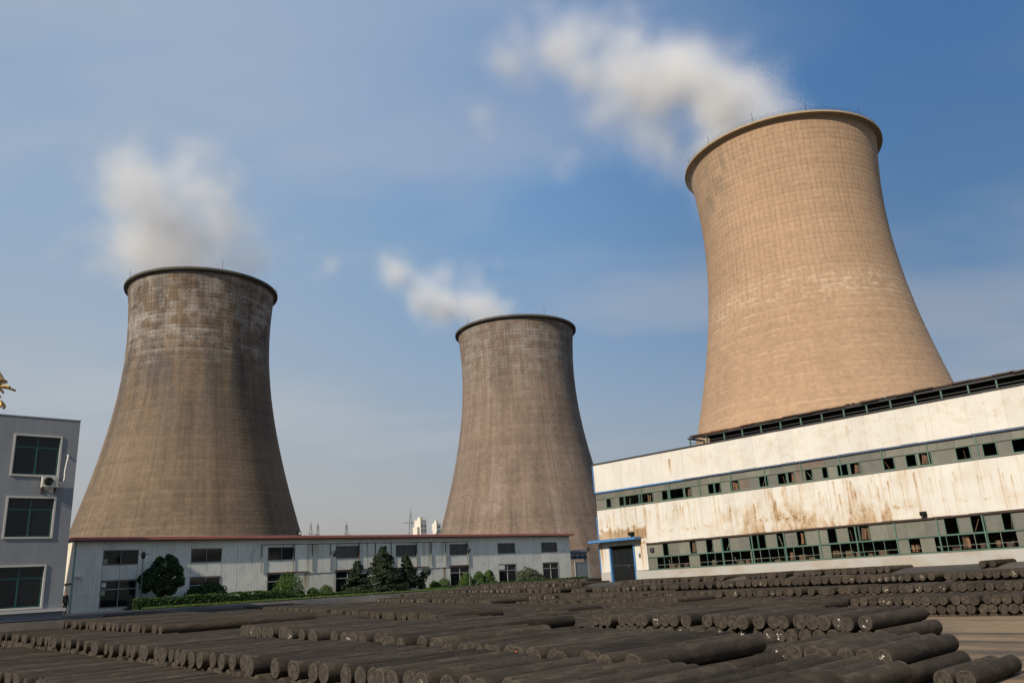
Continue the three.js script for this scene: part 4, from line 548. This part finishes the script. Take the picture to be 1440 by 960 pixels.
// ---------------------------------------------------------------- the yard full of carbon rods
{
  const LR = 0.195, LL0 = 3.5;
  const bodyMap = tex(512, 256, (x, y) => { const n = fbm(x * 6, y * 10, 501, 4, 6, 10), f = fbm(x * 90, y * 40, 502, 3, 90, 40), dust = step(0.5, 0.7, fbm(x * 10, y * 8, 503, 4, 10, 8)); const c = mix3([0.028, 0.0225, 0.0175], [0.08, 0.062, 0.044], clamp(0.35 * n + 0.35 * dust + 0.2 * f)); return c.map((q) => q * (0.8 + 0.4 * f)); });
  const bodyMat = new THREE.MeshPhysicalMaterial({ roughness: 0.85, specularIntensity: 0.22, map: bodyMap, bumpMap: grainBump, bumpScale: 0.006 });
  const endTex = (seed, mark) => { seedN = seed; const blobs = []; if (mark === 'chalk') for (let i = 0; i < 5; i++) blobs.push([rr(0.28, 0.75), rr(0.3, 0.78), rr(0.02, 0.07), rr(0.03, 0.09)]); if (mark === 'orange') blobs.push([0.42, 0.62, 0.16, 0.15]);
    return tex(128, 128, (x, y) => { const n = fbm(x * 7, y * 7, seed, 4), f = fbm(x * 34, y * 34, seed + 3, 3), r = Math.hypot(x - 0.5, y - 0.5) * 2; let c = mix3([0.016, 0.012, 0.009], [0.062, 0.047, 0.032], clamp(1.9 * n - 0.5 + 0.5 * (f - 0.5)));
      if (r > 0.9) c = mix3(c, [0.08, 0.066, 0.05], 0.45 * n * 2); const ring = Math.sin(r * 26 + 5 * n) * 0.06; c = c.map((q) => q * (1 + ring));
      for (const [bx0, by, w, h] of blobs) { const k = step(0.35, 0.6, fbm(x * 18, y * 18, seed + 9, 3) + 0.35 - 0.5 * Math.hypot((x - bx0) / w, (y - by) / h)); c = mix3(c, mark === 'orange' ? [0.5, 0.09, 0.035] : [0.6, 0.56, 0.5], k * 0.9); } return c; }, true, false); };
  const endMats = [['', 601], ['', 602], ['chalk', 603], ['chalk', 604], ['chalk', 605], ['orange', 606]].map(([k, s]) => { const m = mat(1, 1, 1, 0.9, { map: endTex(s, k), bumpMap: grainBump, bumpScale: 0.01 }); return m; });
  const SEG = 22;
  const bodyGeo = (() => { const pr = [[LR - 0.018, 0], [LR, 0.018], [LR, 1.2], [LR, 2.4], [LR, LL0 - 0.018], [LR - 0.018, LL0], [0.001, LL0]].map((p) => new THREE.Vector2(...p)); const g = new THREE.LatheGeometry(pr, SEG).rotateZ(-Math.PI / 2).rotateX(0); const p = g.attributes.position, uv = g.attributes.uv; for (let i = 0; i < p.count; i++) uv.setXY(i, p.getX(i) / 3.5, uv.getX(i)); return g; })();
  const endGeo = new THREE.CircleGeometry(LR - 0.018, SEG).rotateY(-Math.PI / 2);
  // sections: name, front line [u, v] with height of the top rods at the near end, the same at the far end, length, marks
  const S = [
    { d: 'front stack at the bottom left edge', a: [5.2, -13, 0.6], b: [6.2, -44, 0.65] },
    { d: 'long stack slanting off the bottom edge', a: [7.5, -5.6, 0.95], b: [8.0, -11, 1.0], L: 3.0 },
    { d: 'long stack slanting off the bottom edge', a: [8.0, -11.1, 1.0], b: [9.9, -51.5, 1.2], L: 3.2 },
    { d: 'tall stack by the grey block', a: [11.7, -33, 1.4], b: [12.5, -50.3, 1.6] },
    { d: 'low gap between the left stacks', a: [11.9, -27.5, 1.02], b: [12, -32.6, 1.05] },
    { d: 'middle left stack', a: [11.5, -15.2, 1.17], b: [11.9, -27, 1.4], chalk: 0.2 },
    { d: 'centre stack with orange marks', a: [10.3, -8.7, 1.1], b: [11.2, -15, 1.12], orange: 0.2, L: 3.8 },
    { d: 'loose low heap at the bottom', a: [11.2, -6.4, 0.62], b: [11.4, -8.4, 0.66] },
    { d: 'stack beside the sandy lane', a: [16.3, -7.45, 0.62], b: [16.5, -10.4, 0.64], chalk: 0.35 },
    { d: 'lowest layer at the lane edge', a: [17.1, -6.3, 0.2], b: [17.1, -7.3, 0.2], L: 2.7 },
    { d: 'low run before the two-high stack', a: [16.5, -10.6, 0.42], b: [16.6, -19.4, 0.45] },
    { d: 'raised block with a dark flank', a: [17.2, -19.9, 1.05], b: [17.8, -27, 1.06], chalk: 0.2 },
    { d: 'flat run behind the middle left stack', a: [17.8, -27.2, 0.62], b: [18.4, -35, 0.75] },
    { d: 'flat run by the hedge', a: [16.2, -36, 1.3], b: [17.2, -59, 1.62], L: 3.6 }, { d: 'flat run by the hedge', a: [20.3, -36, 1.0], b: [22.6, -60, 1.5] },
    { d: 'two-high chalked stack', a: [20.15, -9.4, 1.0], b: [21.3, -19.7, 1.03], chalk: 0.6 },
    { d: 'hollow behind the raised block', a: [21.4, -20, 0.65], b: [21.6, -28, 0.65] },
    { d: 'brown stack near the hedge', a: [21.6, -28.3, 1.1], b: [27.3, -60, 1.55], chalk: 0.1 },
    { d: 'flat run behind the two-high stack', a: [25, -15.5, 0.62], b: [26, -28, 0.62] }, { d: 'flat run behind the brown stack', a: [26, -28, 0.7], b: [31, -60, 1.3] },
    { d: 'flat run', a: [29.2, -17, 0.62], b: [30.2, -30, 0.62] }, { d: 'flat run', a: [30.4, -30, 0.75], b: [35, -61, 1.25] }, { d: 'flat run', a: [33, -18, 0.62], b: [34, -43, 0.8] },
    { d: 'far stack along the lane', a: [36.8, -2, 0.62], b: [37.5, -28, 0.63], chalk: 0.05 }, { d: 'far run', a: [37.7, -28.2, 0.85], b: [38, -42, 0.9] },
    { d: 'far chalk-marked stack', a: [37.4, -43.4, 1.1], b: [41.5, -64, 1.4], chalk: 0.8 }, { d: 'far dark-ended stack', a: [41.8, -34, 1.05], b: [42.6, -47, 1.15], chalk: 0.5 }, { d: 'far run', a: [42.9, -47, 1.2], b: [45, -66, 1.6], chalk: 0.6 },
    { d: 'row before the factory', a: [40.8, -5, 0.98], b: [41.8, -33.8, 1.0], chalk: 0.2 }, { d: 'second row before the factory', a: [45.3, -6, 1.4], b: [46.3, -45, 1.42], chalk: 0.4 }, { d: 'row before the lawn', a: [46.6, -46, 1.5], b: [48.8, -66, 1.75], chalk: 0.7 }, { d: 'row before the lawn', a: [50.3, -47, 1.8], b: [54, -68, 1.95], chalk: 0.5 }, { d: 'row before the lawn', a: [54.5, -50, 2.05], b: [58, -69, 2.05], chalk: 0.5 },
    { d: 'rods against the plinth', a: [49.9, -33, 1.78], b: [50.1, -43, 1.76] }, { d: 'rods against the plinth', a: [49.9, -21.5, 1.82], b: [49.9, -31.4, 1.8], chalk: 0.1 }, { d: 'rods against the plinth', a: [49.9, -15.8, 1.86], b: [49.9, -16.8, 1.86] }, { d: 'rods against the plinth', a: [49.9, -6, 1.85], b: [49.9, -11.4, 1.84] },
    { d: 'base run', a: [49.7, -6, 1.46], b: [49.9, -45, 1.44] },
  ];
  const logs = []; seedN = 2024;
  const PITCH = 2 * LR * 1.012, RISE = 2 * LR * 0.872;
  for (const s of S) {
    const n = Math.max(1, Math.floor((s.a[1] - s.b[1]) / PITCH)), len = s.L ?? LL0;
    for (let layer = 0; layer < 5; layer++) for (let i = layer ? -0.5 : 0; i < n; i++) {
      const k = n > 1 ? i / (n - 1) : 0, kk = clamp(k), v = s.a[1] - i * PITCH, u = s.a[0] + (s.b[0] - s.a[0]) * kk, y = s.a[2] + (s.b[2] - s.a[2]) * kk - layer * RISE;
      if (y < groundY(u + len / 2, v) - 0.1) continue;
      if (layer > 1 && i > 2 && i < n - 2) { /* deep inside: only the ends could show */ }
      const jit = layer ? 0.05 : 0.12;
      if (!layer && rnd() < 0.012 && i > 2) continue;                                    // now and then a rod is missing
      logs.push({ s, layer, i: Math.round(i + (layer ? 0.5 : 0)), u: u + gauss() * jit, v: v + gauss() * 0.008, y: y + (layer ? 0 : Math.abs(gauss()) * 0.006), sc: layer ? rr(0.96, 1) : rr(0.93, 1.02), L: len / LL0 * rr(0.97, 1.03), roll: rnd() * 6.283, yaw: gauss() * 0.009,
        e: rnd() < 0.5 * (s.chalk ?? 0.04) ? 2 + (rnd() * 3 | 0) : rnd() < (s.orange ?? 0) ? 5 : rnd() * 2 | 0, tone: rr(0.66, 1.36), warm: rr(0, 0.16) });
    }
  }
  // a few loose rods lying on the stacks, as photographed
  const extra = (d, u, v, y) => logs.push({ s: { d }, layer: 0, i: 0, u, v, y, sc: 1, L: 1, roll: rnd() * 6, yaw: gauss() * 0.01, e: 1, tone: 0.9, warm: 0.05, single: true });
  camera.updateMatrixWorld(); camera.updateProjectionMatrix();
  const inv = camera.matrixWorldInverse.copy(camera.matrixWorld).invert(), tmp = new THREE.Vector3();
  for (const l of logs) { let best = 0; for (const f of [0, 0.5, 1]) { tmp.copy(at(l.u + f * 3.5 * l.L, l.v, l.y)).applyMatrix4(inv); const x = tmp.x / -tmp.z * 1122, y = tmp.y / -tmp.z * 1122; if (tmp.z < -0.5 && Math.abs(x) < 715 && y > -476 && y < 480) best = Math.max(best, 1 / -tmp.z); } const exposedEnd = l.layer === 1 && /two-high chalked|beside the sandy/.test(l.s.d) ? 0.9 : l.layer ? 0 : 1; l.score = best * exposedEnd; }
  const order = logs.filter((l) => l.score > 0).sort((a, b) => b.score - a.score), big = new Set(order.slice(0, 300));
  const compose = (l) => { const p = at(l.u, l.v, l.y), q = new THREE.Quaternion().setFromEuler(new THREE.Euler(0, ALONG + l.yaw, 0)).multiply(new THREE.Quaternion().setFromAxisAngle(new THREE.Vector3(1, 0, 0), l.roll)); return [p, q]; };
  const word = (n) => { const m = n % 100; return n + (m > 10 && m < 14 ? 'th' : ['th', 'st', 'nd', 'rd'][n % 10] ?? 'th'); };
  const tones = [0.66, 0.83, 1, 1.18, 1.36].map((k) => { const m = bodyMat.clone(); m.color.setRGB(k, k * 0.985, k * 0.965); return m; });
  const rank = {};
  for (const l of [...big].sort((a, b) => b.v - a.v)) {
    const key = l.s.d + l.layer; const r = rank[key] = (rank[key] ?? 0) + 1, [p, q] = compose(l);
    const mark = l.e === 5 ? 'orange-marked ' : l.e > 1 ? 'chalk-marked ' : '';
    const t = thing('carbon_rod', `${mark}carbon rod, ${word(r)} from right in the ${l.layer ? 'underlayer of the ' : ''}${l.s.d}`, 'carbon rod', p, 0, 'stacked carbon rods');
    t.quaternion.copy(q); t.scale.set(l.L, l.sc, l.sc);
    mesh('rod_body', bodyGeo, tones[clamp(Math.round((l.tone - 0.66) / 0.175), 0, 4)], t); const e = mesh('end_face', endGeo, endMats[l.e], t); if (mark) e.userData.label = mark === 'orange-marked ' ? 'end face with an orange paint spot' : 'end face with white chalk marks';
  }
  const rest = new THREE.Group(); rest.name = 'carbon_rod_stacks'; tag(rest, 'many more dark carbon rods stacked across the yard behind and beneath the nearest ones', 'carbon rods', null, 'stuff'); scene.add(rest);
  for (let e = 0; e < 6; e++) {
    const list = logs.filter((l) => !big.has(l) && l.e === e); if (!list.length) continue;
    const g = mergeGeometries([bodyGeo.toNonIndexed(), endGeo.toNonIndexed()], true), im = new THREE.InstancedMesh(g, [bodyMat, endMats[e]], list.length), m4 = new THREE.Matrix4(), c = new THREE.Color();
    list.forEach((l, i) => { const [p, q] = compose(l); im.setMatrixAt(i, m4.compose(p, q, new THREE.Vector3(l.L, l.sc, l.sc))); im.setColorAt(i, c.setRGB(l.tone, l.tone * (1 - l.warm * 0.4), l.tone * (1 - l.warm))); });
    im.name = e > 4 ? 'orange_marked_rods' : e > 1 ? 'chalk_marked_rods' : 'plain_rods'; im.castShadow = im.receiveShadow = true; im.userData.kind = 'stuff'; rest.add(im);
  }
  console.log('rods', logs.length);
}

renderer.render(scene, camera);
